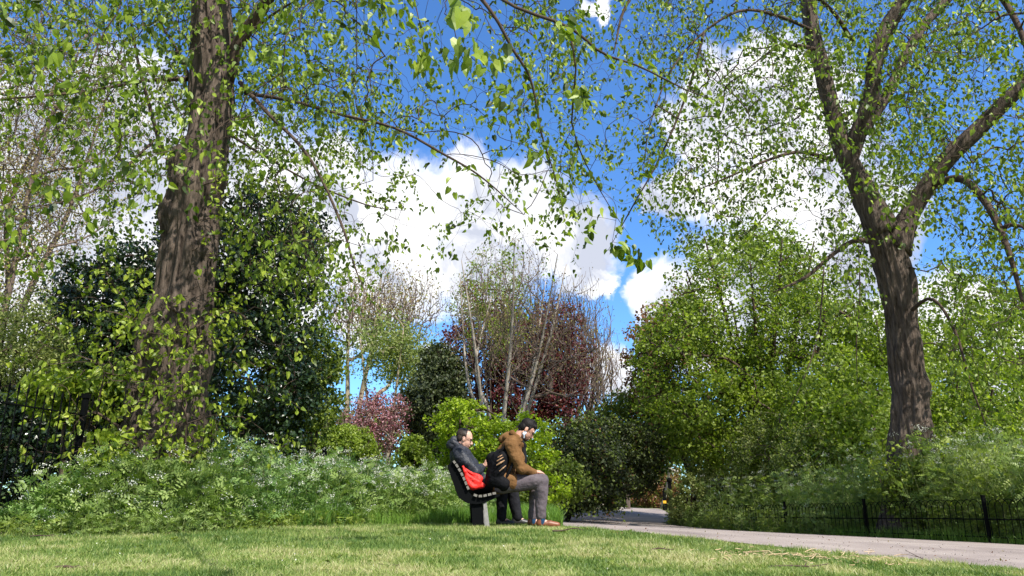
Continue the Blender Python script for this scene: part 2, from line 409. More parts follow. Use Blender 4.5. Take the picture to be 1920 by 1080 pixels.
def ellip(n, c, R, rg, shell=.55, zmin=None):
    v = norm(rg.normal(size=(n, 3))); u = shell+(1-shell)*rg.random(n)**.7
    v *= u[:, None]; q = np.array(c)+v*np.array(R)
    lump = 1+.22*(vnoise(norm(v)*1.0, 2.6, int(rg.integers(99)))-.5)*2
    q = np.array(c)+(q-np.array(c))*lump[:, None]
    return q
def boxell(x0, y0, x1, y1, Y, dep):
    a = P(x0, (y0+y1)/2, Y); b = P(x1, (y0+y1)/2, Y); t = P((x0+x1)/2, y0, Y); u = P((x0+x1)/2, y1, Y)
    c = (a+b)/2; c[2] = (t[2]+u[2])/2
    return c, (abs(b[0]-a[0])/2, dep, (t[2]-u[2])/2)
def bush(name, label, cat, ells, Y, leafm, barkm, ntar, per, lsize, seed, crad=.3, stems=3, group=None, dep=None, trans_tpl=QUAD,
         shell=.5, up=.5, rtip=.004, base=None, bh=.35, flat=.75, spread=.25, extra=None, thick=.05, tname='stem'):
    """a tree or shrub: stems fanning from the ground, twigs to clumps spread over lumpy ellipsoids, leaves in every clump"""
    rg = np.random.default_rng(seed)
    E = [boxell(*e[:4], e[4] if len(e) > 4 else Y, e[5] if len(e) > 5 else (dep or 2)) for e in ells]
    c0, R0 = E[0]
    bx, by = (base[0], base[1]) if base is not None else (c0[0], c0[1])
    bz = float(T(bx, by))-.05
    root = empty(name, (bx, by, bz), label, cat, group)
    net = Net(seed); limbs = G()
    top = c0[2]+R0[2]*.55
    for k in range(stems):
        a = 2*math.pi*(k+rg.random()*.7)/stems; sp = 0 if stems == 1 else spread
        p0 = np.array([bx+.1*sp*math.cos(a), by+.1*sp*math.sin(a), bz])
        e = c0+np.array([math.cos(a)*R0[0]*sp*1.6, math.sin(a)*R0[1]*sp*1.6, R0[2]*(.2+.5*rg.random())])
        if e[2] < p0[2]+.4: e[2] = p0[2]+.4
        mid = p0*(1-bh)+e*bh+np.array([(rg.random()-.5)*.1*R0[0], 0, R0[2]*.12])
        q, rr = net.limb([p0, mid, e], [thick, thick*.75, thick*.25], attach=False)
        limbs.tube(q, rr, 9)
    vol = np.array([R[0]*R[1]*R[2] for _, R in E])**.7; vol /= vol.sum()
    tg = np.concatenate([ellip(max(3, int(ntar*v)), c, R, rg, shell) for (c, R), v in zip(E, vol)])
    tg = tg[tg[:, 2] > T(tg[:, 0], tg[:, 1])+.08]
    rg.shuffle(tg)
    net.grow(tg, step=.25*max(1, Y/20), arch=.08, jit=.09, rtip=rtip)
    net.twigs(limbs, 3)
    limbs.make(tname, M[barkm], root, True)
    g = G(); tp = net.A[net.tips]; m = len(tp)
    if per:
        k = per; sc_ = np.repeat(crad*rg.uniform(.6, 1.25, m), k)
        off = norm(rg.normal(size=(m*k, 3)))*(rg.random(m*k)**.5*sc_)[:, None]; off[:, 2] *= flat
        p = np.repeat(tp, k, 0)+off
        ok = p[:, 2] > T(p[:, 0], p[:, 1])+.02
        p, off = p[ok], off[ok]; q = len(p)
        out = norm(p-c0)
        n = out*.5+rg.normal(size=(q, 3))*.75; n[:, 2] += up
        d = rg.normal(size=(q, 3)); d[:, 2] -= .35
        rr = np.clip(np.repeat(rg.normal(.45, .2, m), k)[ok]+rg.normal(0, .2, q), 0, 1)
        leaves(g, p, d, n, lsize*rg.uniform(.6, 1.25, q), trans_tpl, rr)
        g.make('crown' if 'tree' in name else 'foliage', M[leafm], root)
    if extra:
        for em, frac, es, nm in extra:
            g2 = G(); sel = rg.random(m) < frac; tp2 = np.repeat(tp[sel], 14, 0)
            p = tp2+rg.normal(size=tp2.shape)*crad*.6
            leaves(g2, p, rdir(len(p), 0, rg), rdir(len(p), .4, rg), es*rg.uniform(.6, 1.2, len(p)), QUAD, rg.random(len(p)))
            g2.make(nm, M[em], root)
    return root

# ------------------------------------------------------------------ ground and path
def gridmesh(xs, ys, zf):
    X, Y = np.meshgrid(xs, ys); Z = zf(X, Y); V = np.stack([X, Y, Z], -1).reshape(-1, 3)
    nx = len(xs); i = np.arange(len(ys)-1)[:, None]*nx; j = np.arange(nx-1)[None]
    return V, [np.stack([i+j, i+j+1, i+nx+j+1, i+nx+j], -1).reshape(-1, 4)]
def gcoords(lo, a, b, hi, st):
    near = np.arange(a, b+1e-6, st)
    f = np.geomspace(1, 1+hi-b, 24)-1; g_ = np.geomspace(1, 1+a-lo, 24)-1
    return np.concatenate([(a-g_[1:])[::-1], near, (b+f[1:])])
gm, t, b = newmat('soil_and_grass')
co = t.nodes.new('ShaderNodeTexCoord'); n_a = noise(t, co.outputs['Object'], 2.2, 6); n_b = noise(t, co.outputs['Object'], 60, 4, .7)
ca = ramp(t, n_a.outputs['Fac'], [(.3, (.085, .115, .03)), (.55, (.14, .16, .05)), (.75, (.20, .18, .08))])
cb = ramp(t, n_b.outputs['Fac'], [(.3, (.45, .45, .45)), (.7, (1.2, 1.2, 1.1))])
mm = t.nodes.new('ShaderNodeMix'); mm.data_type = 'RGBA'; mm.blend_type = 'MULTIPLY'; mm.inputs[0].default_value = 1
t.links.new(ca, mm.inputs[6]); t.links.new(cb, mm.inputs[7]); t.links.new(mm.outputs[2], b.inputs['Base Color'])
b.inputs['Roughness'].default_value = .95; b.inputs['Specular IOR Level'].default_value = .1
V, F = gridmesh(gcoords(-600, -11, 13, 600, .2), gcoords(-300, 1.5, 48, 800, .2), T)
tag(mk('ground', V, F, gm, None, True), kind='structure')

Lp = [(2300, 1112), (1920, 1071), (1750, 1057), (1600, 1044), (1400, 1022), (1200, 1003), (1060, 990), (1000, 979), (1040, 970), (1085, 962), (1125, 957.5), (1165, 955)]
Rp = [(2300, 1046), (1920, 1024), (1800, 1018), (1650, 1011), (1500, 1003), (1400, 996), (1285, 987), (1268, 982), (1259, 975), (1256, 968), (1253, 963), (1250, 960)]
def resamp(pts, n):
    pts = np.array(pts); s = np.concatenate([[0], np.cumsum(np.linalg.norm(np.diff(pts, axis=0), axis=1))])
    t_ = np.linspace(0, s[-1], n); return np.stack([np.interp(t_, s, pts[:, i]) for i in (0, 1)], 1)
LW = [hit(*q) for q in Lp]
FA = np.array([(7.85, 9.0), (7.35, 12.0), (6.85, 15.0), (6.36, 18.0), (5.72, 22.0), (5.22, 25.0)])      # fence line along the path
RW = [q-np.array([.16, 0]) for q in FA]+[np.array([5.02, 26.2])]*1+[hit(*q) for q in Rp[-4:]]
RW = [RW[0]+(RW[-1-4]-RW[0])*0]+RW
LW = [np.array([4.1, 2.5])]+LW; RW[0] = np.array([8.7, 3.0]); LW = list(resamp(LW, 40)); RW = list(resamp(RW, 40))
LW.append(LW[-1]+np.array([1.0, 8])); RW.append(RW[-1]+np.array([1.0, 8]))
def strip(Lw, Rw, n, m, dz):
    a = np.concatenate([Lw[i]+(Lw[i+1]-Lw[i])*np.linspace(0, 1, n, endpoint=False)[:, None] for i in range(len(Lw)-1)])
    c = np.concatenate([Rw[i]+(Rw[i+1]-Rw[i])*np.linspace(0, 1, n, endpoint=False)[:, None] for i in range(len(Rw)-1)])
    f = np.linspace(0, 1, m)[None, :, None]
    w = a[:, None]*(1-f)+c[:, None]*f
    e = (vnoise(np.concatenate([w, w[..., :1]*0], -1), 2.2, 4)-.5)*.10
    w[:, 0, 0] += e[:, 0]; w[:, -1, 0] += e[:, -1]
    V = np.stack([w[..., 0], w[..., 1], T(w[..., 0], w[..., 1])+dz], -1).reshape(-1, 3)
    i = np.arange(len(a)-1)[:, None]*m; j = np.arange(m-1)[None]
    return V, [np.stack([i+j, i+j+1, i+m+j+1, i+m+j], -1).reshape(-1, 4)], a, c
pm, t, b = newmat('path_asphalt')
co = t.nodes.new('ShaderNodeTexCoord'); n_a = noise(t, co.outputs['Object'], .9, 5); n_b = noise(t, co.outputs['Object'], 130, 3, .7)
ca = ramp(t, n_a.outputs['Fac'], [(.28, (.18, .145, .13)), (.5, (.28, .235, .21)), (.72, (.35, .30, .265))])
cb = ramp(t, n_b.outputs['Fac'], [(.3, (.62, .60, .60)), (.7, (1.2, 1.2, 1.2))])
mm = t.nodes.new('ShaderNodeMix'); mm.data_type = 'RGBA'; mm.blend_type = 'MULTIPLY'; mm.inputs[0].default_value = 1
t.links.new(ca, mm.inputs[6]); t.links.new(cb, mm.inputs[7]); t.links.new(mm.outputs[2], b.inputs['Base Color'])
b.inputs['Roughness'].default_value = .9
bp = t.nodes.new('ShaderNodeBump'); bp.inputs['Strength'].default_value = .6; bp.inputs['Distance'].default_value = .006
t.links.new(n_b.outputs['Fac'], bp.inputs['Height']); t.links.new(bp.outputs[0], b.inputs['Normal'])
V, F, La, Ra = strip(LW, RW, 6, 30, .016)
tag(mk('path', V, F, pm, None, True), kind='structure')
PATH = np.concatenate([La, Ra[::-1]])

# ------------------------------------------------------------------ left park railing (tall, pointed bars)
def railing(A, B, hgt, bay, sp, label, name='iron_railing'):
    A = np.array(A); B = np.array(B); L_ = np.linalg.norm(B-A); d = (B-A)/L_; rot = math.atan2(d[1], d[0])
    root = empty(name, (A[0], A[1], float(T(*A))), label, 'fence')
    nb = int(L_/bay)
    for k in range(nb+1):
        q = A+d*k*bay; z = float(T(*q)); g = G()
        g.box((q[0], q[1], z+hgt*.5-.1), (.05, .05, hgt+.25), rot); g.box((q[0], q[1], z+hgt+.05), (.07, .07, .05), rot)
        g.make('post', M['iron'], root)
        if k == nb: break
        g = G()
        for h in (.18, hgt-.15):
            q2 = q+d*bay*.5; g.box((q2[0], q2[1], float(T(*q2))+h), (bay-.06, .035, .012), rot)
        n = int(bay/sp)
        for j in range(1, n):
            w = q+d*j*bay/n; z = float(T(*w))
            V, F_ = tubemesh([(w[0], w[1], z+.05), (w[0], w[1], z+hgt-.04), (w[0], w[1], z+hgt), (w[0], w[1], z+hgt+.07)], [.007, .007, .013, .002], 5)
            g.add(V, F_)
        g.make('bar_panel', M['iron'], root)
    return root
railing((-5.0, 5.8), (-2.0, 29.5), 1.36, 2.4, .12, 'tall black iron railing with pointed bars running behind the left tree and the white flowers')

# ------------------------------------------------------------------ right bow-top fence along the path
fr = [q for q in FA[::-1]]
fdir = (fr[-1]-fr[0])/np.linalg.norm(fr[-1]-fr[0])
BAY = 3.04
def bow_fence(pts, h, sp):
    pts = resamp(pts, 400); s = np.concatenate([[0], np.cumsum(np.linalg.norm(np.diff(pts, axis=0), axis=1))])
    off = np.array([0., 0])
    at = lambda x: np.array([np.interp(x, s, pts[:, 0]), np.interp(x, s, pts[:, 1])])+off
    root = empty('bow_top_fence', (*at(s[-1]), float(T(*at(s[-1])))), 'low black bow top metal fence beside the path on the right', 'fence')
    post = []
    k = s[-1]-3.04
    while k > 0: post.append(k); k -= BAY
    post = [s[-1]-3.04+BAY]+post
    for i, x in enumerate(post):
        q = at(x); z = float(T(*q)); g = G()
        g.box((q[0], q[1], z+h*.5-.05), (.045, .045, h+.2)); g.box((q[0], q[1], z+h+.055), (.055, .055, .02)); g.make('post', M['iron'], root)
        if i == len(post)-1: break
        y = post[i+1]; g = G(); n = int(round((x-y)/sp)); n += n % 2; g_ = (x-y)/n
        m = [at(x-(x-y)*f) for f in np.linspace(0, 1, 8)]
        for hh in (.10, h*.55):
            g.tube([(p[0], p[1], float(T(*p))+hh) for p in m], .010, 4)
        for j in range(n):
            p = at(x-g_*(j+.5)); z = float(T(*p))
            q2 = at(x-g_*(j+2.5)) if j+2 < n else None
            if q2 is not None:
                z2 = float(T(*q2)); arc = [(p[0], p[1], z+.02)]+[(p[0]+(q2[0]-p[0])*(1-math.cos(a))/2, p[1]+(q2[1]-p[1])*(1-math.cos(a))/2, z+(z2-z)*(1-math.cos(a))/2+h-.145+.145*math.sin(a)) for a in np.linspace(0, math.pi, 9)]+[(q2[0], q2[1], z2+.02)]
                g.tube(arc, .0062, 4)
            else: g.tube([(p[0], p[1], z+.02), (p[0], p[1], z+h-.02)], .007, 4)
        g.make('hoop_panel', M['iron'], root)
bow_fence(fr[::1], .66, .145)

# ------------------------------------------------------------------ gate area far down the path
wood = barkmat('weathered_wood', (.20, .18, .15), (.38, .35, .29), 9, .4, .1)
wood2 = barkmat('brown_wood', (.07, .05, .04), (.14, .11, .09), 9, .4, .1)
def atpx(px, py, Y): return P(px, py, Y)
gp = empty('wooden_fence_panel', (*P(1122, 950, 38)[:2], float(T(*P(1122, 950, 38)[:2]))), 'pale weathered wooden paling fence end left of the path', 'fence')
for px, h, w in ((1113, 1.25, .16), (1118, 1.35, .14), (1122, 1.15, .10), (1128, 1.2, .16), (1133, 1.0, .12)):
    q = P(px, 950, 38); z = float(T(q[0], q[1])); g = G()
    g.box((q[0], q[1]+rng.normal()*.05, z+h/2-.05), (w, .05, h+.1)); g.add([(q[0]-w/2, q[1]-.03, z+h), (q[0]+w/2, q[1]-.03, z+h), (q[0], q[1]-.03, z+h+.12)], [[0, 1, 2]])
    g.make('paling', wood, gp)
q = P(1123, 930, 38); g = G(); g.box((q[0], q[1]+.09, float(T(q[0], q[1]))+.8), (.75, .05, .09)); g.make('rail', wood, gp)
q = P(1178, 950, 40); z = float(T(q[0], q[1])); g = G()
g.box((q[0], q[1], z+.75), (.20, .18, 1.7)); g.box((q[0], q[1], z+1.63), (.24, .22, .05))
o = g.make('gate_post', wood2); tag(o, 'plain brown wooden post standing at the far end of the path', 'post')
def iron_post(px, Y, h, label, ball=False, tagm=False):
    q = P(px, 955, Y); z = float(T(q[0], q[1])); root = empty('iron_gate_post', (q[0], q[1], z), label, 'post')
    g = G(); g.box((q[0], q[1], z+h/2-.1), (.16, .16, h+.2)); g.box((q[0], q[1], z+h+.02), (.2, .2, .04)); g.box((q[0], q[1], z+.1), (.21, .21, .2)); g.make('shaft', M['iron'], root)
    if ball:
        an = np.linspace(0, math.pi, 9); g = G(); g.tube([(q[0], q[1], z+h+.17-.15*math.cos(a)) for a in an], [max(.02, .15*math.sin(a)) for a in an], 12); g.make('finial', M['iron'], root)
    else:
        g = G(); g.tube([(q[0], q[1], z+h+.03), (q[0], q[1], z+h+.12), (q[0], q[1], z+h+.22)], [.05, .07, .01], 8); g.make('finial', M['iron'], root)
    if tagm:
        g = G(); g.box((q[0]-.02, q[1]-.095, z+.42), (.17, .02, .14)); g.make('marker_plate', plain('yellow_plate', (.8, .42, .03), .5), root)
iron_post(1247, 41, .95, 'slim black gate post with a small yellow plate at the path end', False, True)
iron_post(1258, 40, 1.35, 'black gate post with a round ball finial beside the leafy corner', True)
# pale fallen limb above the rusty undergrowth
g = G(); pts = [P(1238, 876, 44), P(1246, 878, 44), P(1256, 880, 44), P(1270, 884, 44.3)]
q = catmull(pts, 14); g.tube(q, np.linspace(.13, .09, 14), 8); g.tube([q[3], q[3]+np.array([-.1, 0, .35]), q[3]+np.array([-.05, 0, .55])], [.05, .035, .02], 6)
q2 = catmull([q[8], P(1252, 910, 44.6), np.array([q[8][0]-.3, 45.2, T(q[8][0], 45.)])], 8); g.tube(q2, np.linspace(.08, .1, 8), 7)
o = g.make('dead_limb', M['grey'], None, True); tag(o, 'pale bare dead limb leaning above the rusty bushes near the gate', 'branch')

# ------------------------------------------------------------------ bench
BR = rad(4); FW = np.array([math.cos(BR), math.sin(BR), 0]); SW = np.array([math.sin(BR), -math.cos(BR), 0]); ZW = np.array([0, 0, 1.])
B0 = np.array([P(885, 925, 8.75)[0], 8.75, 0]); B0[2] = float(T(B0[0], B0[1]))   # near end, seat and back corner
def BW(f, s, z): return B0+FW*f+SW*s+ZW*z
SC = 1441/8.75
def bpx(px, py): return ((px-885)/SC, CZ+(930-py)/SC-B0[2])
BL = 1.65
bench = empty('park_bench', BW(0, 0, 0), 'slatted park bench with curved back on grey legs, at the edge of the path', 'bench')
slat_m = barkmat('dark_slat', (.030, .024, .020), (.07, .055, .045), 16, .3, 1)
end_m = plain('slat_end', (.13, .12, .105), .85, .1, c2=(.22, .205, .18), scale=60)
prof = [bpx(*q) for q in ((850, 863.5), (855, 869.5), (860.3, 877.5), (865, 885), (869.5, 893.5), (873.5, 901.5), (877, 910), (881, 918), (888, 925), (896.5, 928), (905, 927.8), (913.5, 926), (922, 924), (930.5, 922), (937, 921.5))]
prof = np.array(prof)
slats = [(0, 1), (2, 3), (4, 5), (6, 7), (7, 8), (9, 10), (11, 12), (13, 14)]
for a, c in ((0, 1), (1, 2), (2, 3), (3, 4), (4, 5), (5, 6), (6, 7), (8, 9), (9, 10), (10, 11), (11, 12), (12, 13)):
    A = prof[a]; Bq = prof[c]; m = (A+Bq)/2; d = (Bq-A); ln = np.linalg.norm(d); d = d/ln; nn = np.array([-d[1], d[0]])
    w, th = ln*.74, .026
    V = []
    for s in (.0, -BL):
        for u, v in ((-w/2, -th), (w/2, -th), (w/2, 0), (-w/2, 0)):
            q = m+d*u+nn*v; V.append(BW(q[0], s, q[1]))
    g = G(); g.add(V, [[0, 1, 5, 4], [1, 2, 6, 5], [2, 3, 7, 6], [3, 0, 4, 7], [7, 6, 5, 4]])
    sl_ = g.make('slat', slat_m, bench)
    V2 = [np.array(v)+SW*.004 for v in V[:4]]
    e = G(); e.add(list(V[:4])+V2, [[4, 5, 6, 7], [0, 1, 5, 4], [1, 2, 6, 5], [2, 3, 7, 6], [3, 0, 4, 7]]); e.make('slat_end', end_m, sl_)
# curved iron brackets behind the slats
def bracket(s):
    g = G(); pr = prof.copy(); n = len(pr); th = np.interp(np.arange(n), [0, 3, 7, 9, 14], [.10, .15, .17, .10, .03])
    d = np.gradient(pr, axis=0); d /= np.linalg.norm(d, axis=1)[:, None]; nn = np.stack([-d[:, 1], d[:, 0]], 1)
    o1 = pr-nn*.028; o2 = pr-nn*(.028+th[:, None]*.75)
    V = []; w = .03
    for ss in (s, s-w*2):
        V += [BW(q[0], ss, q[1]) for q in o1]+[BW(q[0], ss, q[1]) for q in o2]
    F_ = []
    for i in range(n-1):
        F_ += [[i, i+1, n+i+1, n+i], [2*n+i, 3*n+i, 3*n+i+1, 2*n+i+1], [i, 2*n+i, 2*n+i+1, i+1], [n+i, n+i+1, 3*n+i+1, 3*n+i]]
    F_ += [[0, n, 3*n, 2*n], [n-1, 3*n-1, 4*n-1, 2*n-1]]
    g.add(V, F_); g.make('bracket', M['iron'], bench)
for s in (-.03, -BL/2, -BL+.06): bracket(s)
conc = plain('grey_leg', (.20, .19, .18), .85, .2, c2=(.30, .29, .27), scale=30, bump=.3)
def bleg(f0, f1, s, m_, splay):
    g = G(); V = []
    for ss in (s, s-.10):
        V += [BW(f0-.01, ss, prof[8][1]-.03), BW(f1-.03, ss, prof[8][1]-.03), BW(f1+splay, ss, -.08), BW(f0+.02, ss, -.08)]
    g.add(V, [[0, 3, 2, 1], [4, 5, 6, 7], [0, 1, 5, 4], [1, 2, 6, 5], [2, 3, 7, 6], [3, 0, 4, 7]]); g.make('leg', m_, bench)
bleg(.0, .15, -.06, M['iron'], 0); bleg(.137, .19, -.04, conc, .03)
bleg(.0, .135, -BL+.2, M['iron'], 0); bleg(.137, .19, -BL+.2, conc, .03)

# ------------------------------------------------------------------ people
def ell_mesh(c, R, rot=None, k=20, m=12):
    th = np.linspace(0, math.pi, m); ph = np.linspace(0, 2*math.pi, k, endpoint=False)
    V = np.array([[math.sin(a)*math.cos(b_), math.sin(a)*math.sin(b_), math.cos(a)] for a in th[1:-1] for b_ in ph]+[[0, 0, 1], [0, 0, -1]])*np.array(R)
    if rot is not None: V = V @ np.array(rot).T
    V = V+np.array(c); F_ = []
    n = m-2
    i = np.arange(n-1)[:, None]*k; j = np.arange(k)[None]; j2 = (j+1) % k
    F4 = np.stack([i+j, i+k+j, i+k+j2, i+j2], -1).reshape(-1, 4)
    j = np.arange(k); j2 = (j+1) % k
    F3 = np.concatenate([np.stack([j, j2, j*0+n*k], 1), np.stack([(n-1)*k+j2, (n-1)*k+j, j*0+n*k+1], 1)])
    return V, [F4, F3]
def cap_mesh(a, b_, ra, rb, k=16, sq=None):
    a = np.array(a, float); b_ = np.array(b_, float); L_ = np.linalg.norm(b_-a)+1e-9; t_ = (b_-a)/L_
    pts = []; rr = []
    for q in np.linspace(math.pi/2, 0, 6)[:-1]: pts.append(a-t_*ra*math.sin(q)); rr.append(max(ra*math.cos(q), ra*.02))
    for q in np.linspace(0, 1, 5): pts.append(a+(b_-a)*q); rr.append(ra+(rb-ra)*q)
    for q in np.linspace(0, math.pi/2, 6)[1:]: pts.append(b_+t_*rb*math.sin(q)); rr.append(max(rb*math.cos(q), rb*.02))
    return tubemesh(pts, rr, k)
def ry(a):   # rotate about the lateral axis: positive tips the front down
    c, s = math.cos(a), math.sin(a); return np.array([[c, 0, s], [0, 1, 0], [-s, 0, c]])
class Fig:
    """figure in a side-plane frame: f forward, s towards the camera side, z up"""
    def __init__(s, org): s.o = np.array(org, float)
    def W(s, V): V = np.asarray(V, float); return s.o+V[:, 0:1]*FW+V[:, 1:2]*SW+V[:, 2:3]*ZW
    def flesh(s, name, prims, mat, parent, vox=.010, sm=6, disp=0):
        g = G()
        for p in prims:
            if p[0] == 'c': V, F_ = cap_mesh(*p[1:])
            elif p[0] == 'e': V, F_ = ell_mesh(*p[1:])
            V = np.asarray(V); V = s.W(V)
            g.add(V, [np.asarray(f)[:, ::-1] for f in F_])
        o = g.make(name, mat, parent, True)
        m = o.modifiers.new('fuse', 'REMESH'); m.mode = 'VOXEL'; m.voxel_size = vox; m.use_smooth_shade = True
        m = o.modifiers.new('soft', 'SMOOTH'); m.factor = .5; m.iterations = sm
        if disp:
            tx = bpy.data.textures.new('folds', 'CLOUDS'); tx.noise_scale = .10; tx.noise_depth = 2
            m = o.modifiers.new('folds', 'DISPLACE'); m.texture = tx; m.strength = disp; m.mid_level = .5
        return o
def skinmat(name, c):
    m, t, b = newmat(name); b.inputs['Base Color'].default_value = (*c, 1); b.inputs['Roughness'].default_value = .5
    b.inputs['Subsurface Weight'].default_value = .1; b.inputs['Subsurface Radius'].default_value = (.01, .004, .002); return m
def cloth(name, c, c2=None, rough=.9, scale=9, bump=.5, dist=.02, spec=.06):
    return plain(name, c, rough, spec, 0, c2 or tuple(x*1.25 for x in c), scale, bump, dist)
def head_prims(c, a, R=.105):
    """cranium, face, jaw, nose, ears, lips, brow about centre c, tipped forward by a"""
    r = ry(a); q = lambda v: tuple(np.array(c)+r @ np.array(v))
    return [('e', q((0, 0, .02)), (R*.93, R*.72, R*.98), r), ('e', q((.03, 0, -.035)), (R*.62, R*.60, R*.80), r),
            ('c', q((.045, 0, -.085)), q((.066, 0, -.100)), .030, .022), ('c', q((-.01, .05, -.06)), q((.05, .018, -.10)), .020, .022), ('c', q((-.01, -.05, -.06)), q((.05, -.018, -.10)), .020, .022),
            ('c', q((.088, 0, .0)), q((.110, 0, -.035)), .010, .015), ('e', q((.102, 0, -.042)), (.014, .020, .010), r),
            ('e', q((.090, 0, -.066)), (.012, .024, .006), r), ('e', q((.087, 0, -.078)), (.012, .021, .006), r),
            ('c', q((.083, .045, .022)), q((.091, -.045, .022)), .012, .012),
            ('e', q((-.005, .079, -.015)), (.018, .009, .030), r), ('e', q((-.005, -.079, -.015)), (.018, .009, .030), r)], q, r
def hand_prims(w, dirv, palm, side, curl=.6, thumb=1, sc_=1.0):
    """wrist w, pointing dirv, palm normal (where the fingers bend), side = towards the thumb"""
    w = np.array(w, float); d = norm(np.array(dirv, float)); p = norm(np.array(palm, float)-d*np.dot(palm, d)); s = np.cross(d, p)
    if np.dot(s, side) < 0: s = -s
    out = [('c', w, w+d*.05, .026, .030), ('c', w+d*.03+s*.018, w+d*.085+s*.026, .017, .014), ('c', w+d*.03-s*.018, w+d*.078-s*.026, .017, .013), ('c', w+d*.03, w+d*.086, .018, .015)]
    for i, (off, ln) in enumerate(((.028, .072), (.010, .080), (-.010, .075), (-.028, .058))):
        b0 = w+d*(.086-abs(off)*.15)+s*off; an = curl*(.8+.12*i)
        d1 = norm(d*math.cos(an)+p*math.sin(an)+s*off*1.5); b1 = b0+d1*ln*.45
        d2 = norm(d*math.cos(an*2)+p*math.sin(an*2)); b2 = b1+d2*ln*.3
        d3 = norm(d*math.cos(an*2.8)+p*math.sin(an*2.8)); b3 = b2+d3*ln*.25
        out += [('c', b0, b1, .0092, .0085, 8), ('c', b1, b2, .0085, .008, 8), ('c', b2, b3, .008, .007, 8)]
    t0 = w+d*.022+s*.026; t1 = t0+norm(d*.6+s*.7+p*.35)*.04; t2 = t1+norm(d*.85+s*.15+p*.5)*.032
    out += [('c', t0, t1, .013, .011, 8), ('c', t1, t2, .011, .0085, 8)]
    return out
def lens_frame(fig, name, q, mat, parent, y=.016, x=.098, rr=.021):
    g = G()
    for sgn in (1, -1):
        ring = [q((x-.004*abs(math.cos(a)), sgn*.031+math.cos(a)*rr*1.1, y-.012+math.sin(a)*rr*.8)) for a in np.linspace(0, 2*math.pi, 15)]
        g.tube(fig.W(ring), .0022, 5)
        g.tube(fig.W([q((x-.004, sgn*.054, y-.004)), q((.04, sgn*.078, y-.002)), q((-.01, sgn*.084, y+.002))]), .0018, 5)
    g.tube(fig.W([q((x, .010, y-.008)), q((x, -.010, y-.008))]), .003, 5)
    g.make(name, mat, parent)
def shoe(fig, heel, toe, name, mat, sole_m, parent):
    h = np.array(heel, float); t_ = np.array(toe, float); d = norm(t_-h); L_ = np.linalg.norm(t_-h)
    o = fig.flesh(name, [('c', h+d*.035+[0, 0, .055], h+d*.05+[0, 0, .095], .043, .042), ('c', h+d*.04+[0, 0, .045], h+d*L_*.55+[0, 0, .050], .040, .041), ('c', h+d*L_*.5+[0, 0, .048], t_-d*.045+[0, 0, .036], .043, .034)], mat, parent, .006, 5)
    g = G(); n = 24; up, dn = [], []
    for i in range(n):
        a = 2*math.pi*i/n; x = .5+.5*math.cos(a); w = .046*math.sin(a)*(1+.12*math.cos(a*2))*(1 if x > .4 else .85)
        p = h+d*(x*(L_+.012)-.006)+np.array([-d[1]*w, d[0]*w, 0]); up.append(p+[0, 0, .024]); dn.append(p+[0, 0, .002])
    V = fig.W(np.array(up+dn)); F4 = [[i, (i+1) % n, n+(i+1) % n, n+i] for i in range(n)]
    V = np.vstack([V, V[:n].mean(0), V[n:].mean(0)]); F3 = [[i, (i+1) % n, 2*n] for i in range(n)]+[[n+(i+1) % n, n+i, 2*n+1] for i in range(n)]
    g.add(V, [np.array(F4), np.array(F3)]); g.make('sole', sole_m, o)

# ---- near man: brown coat, leaning forward
SK1 = skinmat('skin_a', (.50, .27, .19)); SK2 = skinmat('skin_b', (.52, .30, .22))
Y1 = 9.0; X1 = P(936, 920, Y1)[0]; z1 = float(T(X1+.3, Y1)); K1 = 1441/Y1
F1 = Fig((X1, Y1, z1)); zg = CZ-z1
def k1(px, py, s=0): return np.array([(px-936)/K1, s, zg+(930-py)/K1])
man1 = empty('person', F1.W([(0, 0, 0)])[0], 'man in a brown coat leaning forward on the bench edge, looking down', 'person')
hc = k1(988.5, 806.5); ha = rad(39)
hp, q1, r1 = head_prims(hc, ha)
nk = k1(967, 827)
wr = k1(1003, 887, .10); wl = k1(1004, 886, -.16)
body = hp+[('c', nk, hc+r1 @ np.array([-.03, 0, -.05]), .055, .053), ('c', k1(938, 902), k1(946, 864), .11, .11), ('c', k1(946, 864), k1(957, 842), .11, .10), ('c', k1(960, 840, .10), k1(960, 840, -.10), .07, .07),
    ('c', k1(958, 842, .17), k1(974, 880, .20), .052, .040), ('c', k1(974, 880, .20), wr, .042, .026),
    ('c', k1(958, 842, -.17), k1(976, 880, -.22), .052, .040), ('c', k1(976, 880, -.22), wl, .042, .026),
    ('c', k1(940, 908, .10), k1(1015, 904, .13), .088, .066), ('c', k1(1015, 904, .13), k1(1012, 974, .12), .058, .036), ('c', k1(1012, 974, .12), k1(1032, 981, .12), .034, .03),
    ('c', k1(940, 908, -.10), k1(1012, 906, -.16), .088, .066), ('c', k1(1012, 906, -.16), k1(1001, 974, -.16), .058, .036), ('c', k1(1001, 974, -.16), k1(1020, 981, -.16), .034, .03)]
body += hand_prims(wr, (.9, -.25, -.12), (.3, .0, -1), (.2, -1, 0), .45) + hand_prims(wl, (.9, .35, -.05), (.2, 0, -1), (.2, 1, 0), .6)
F1.flesh('body', body, SK1, man1, .0055, 3)
hair_m = plain('black_hair', (.006, .005, .005), .6, .15, 0, (.014, .012, .011), 60, .8, .006)
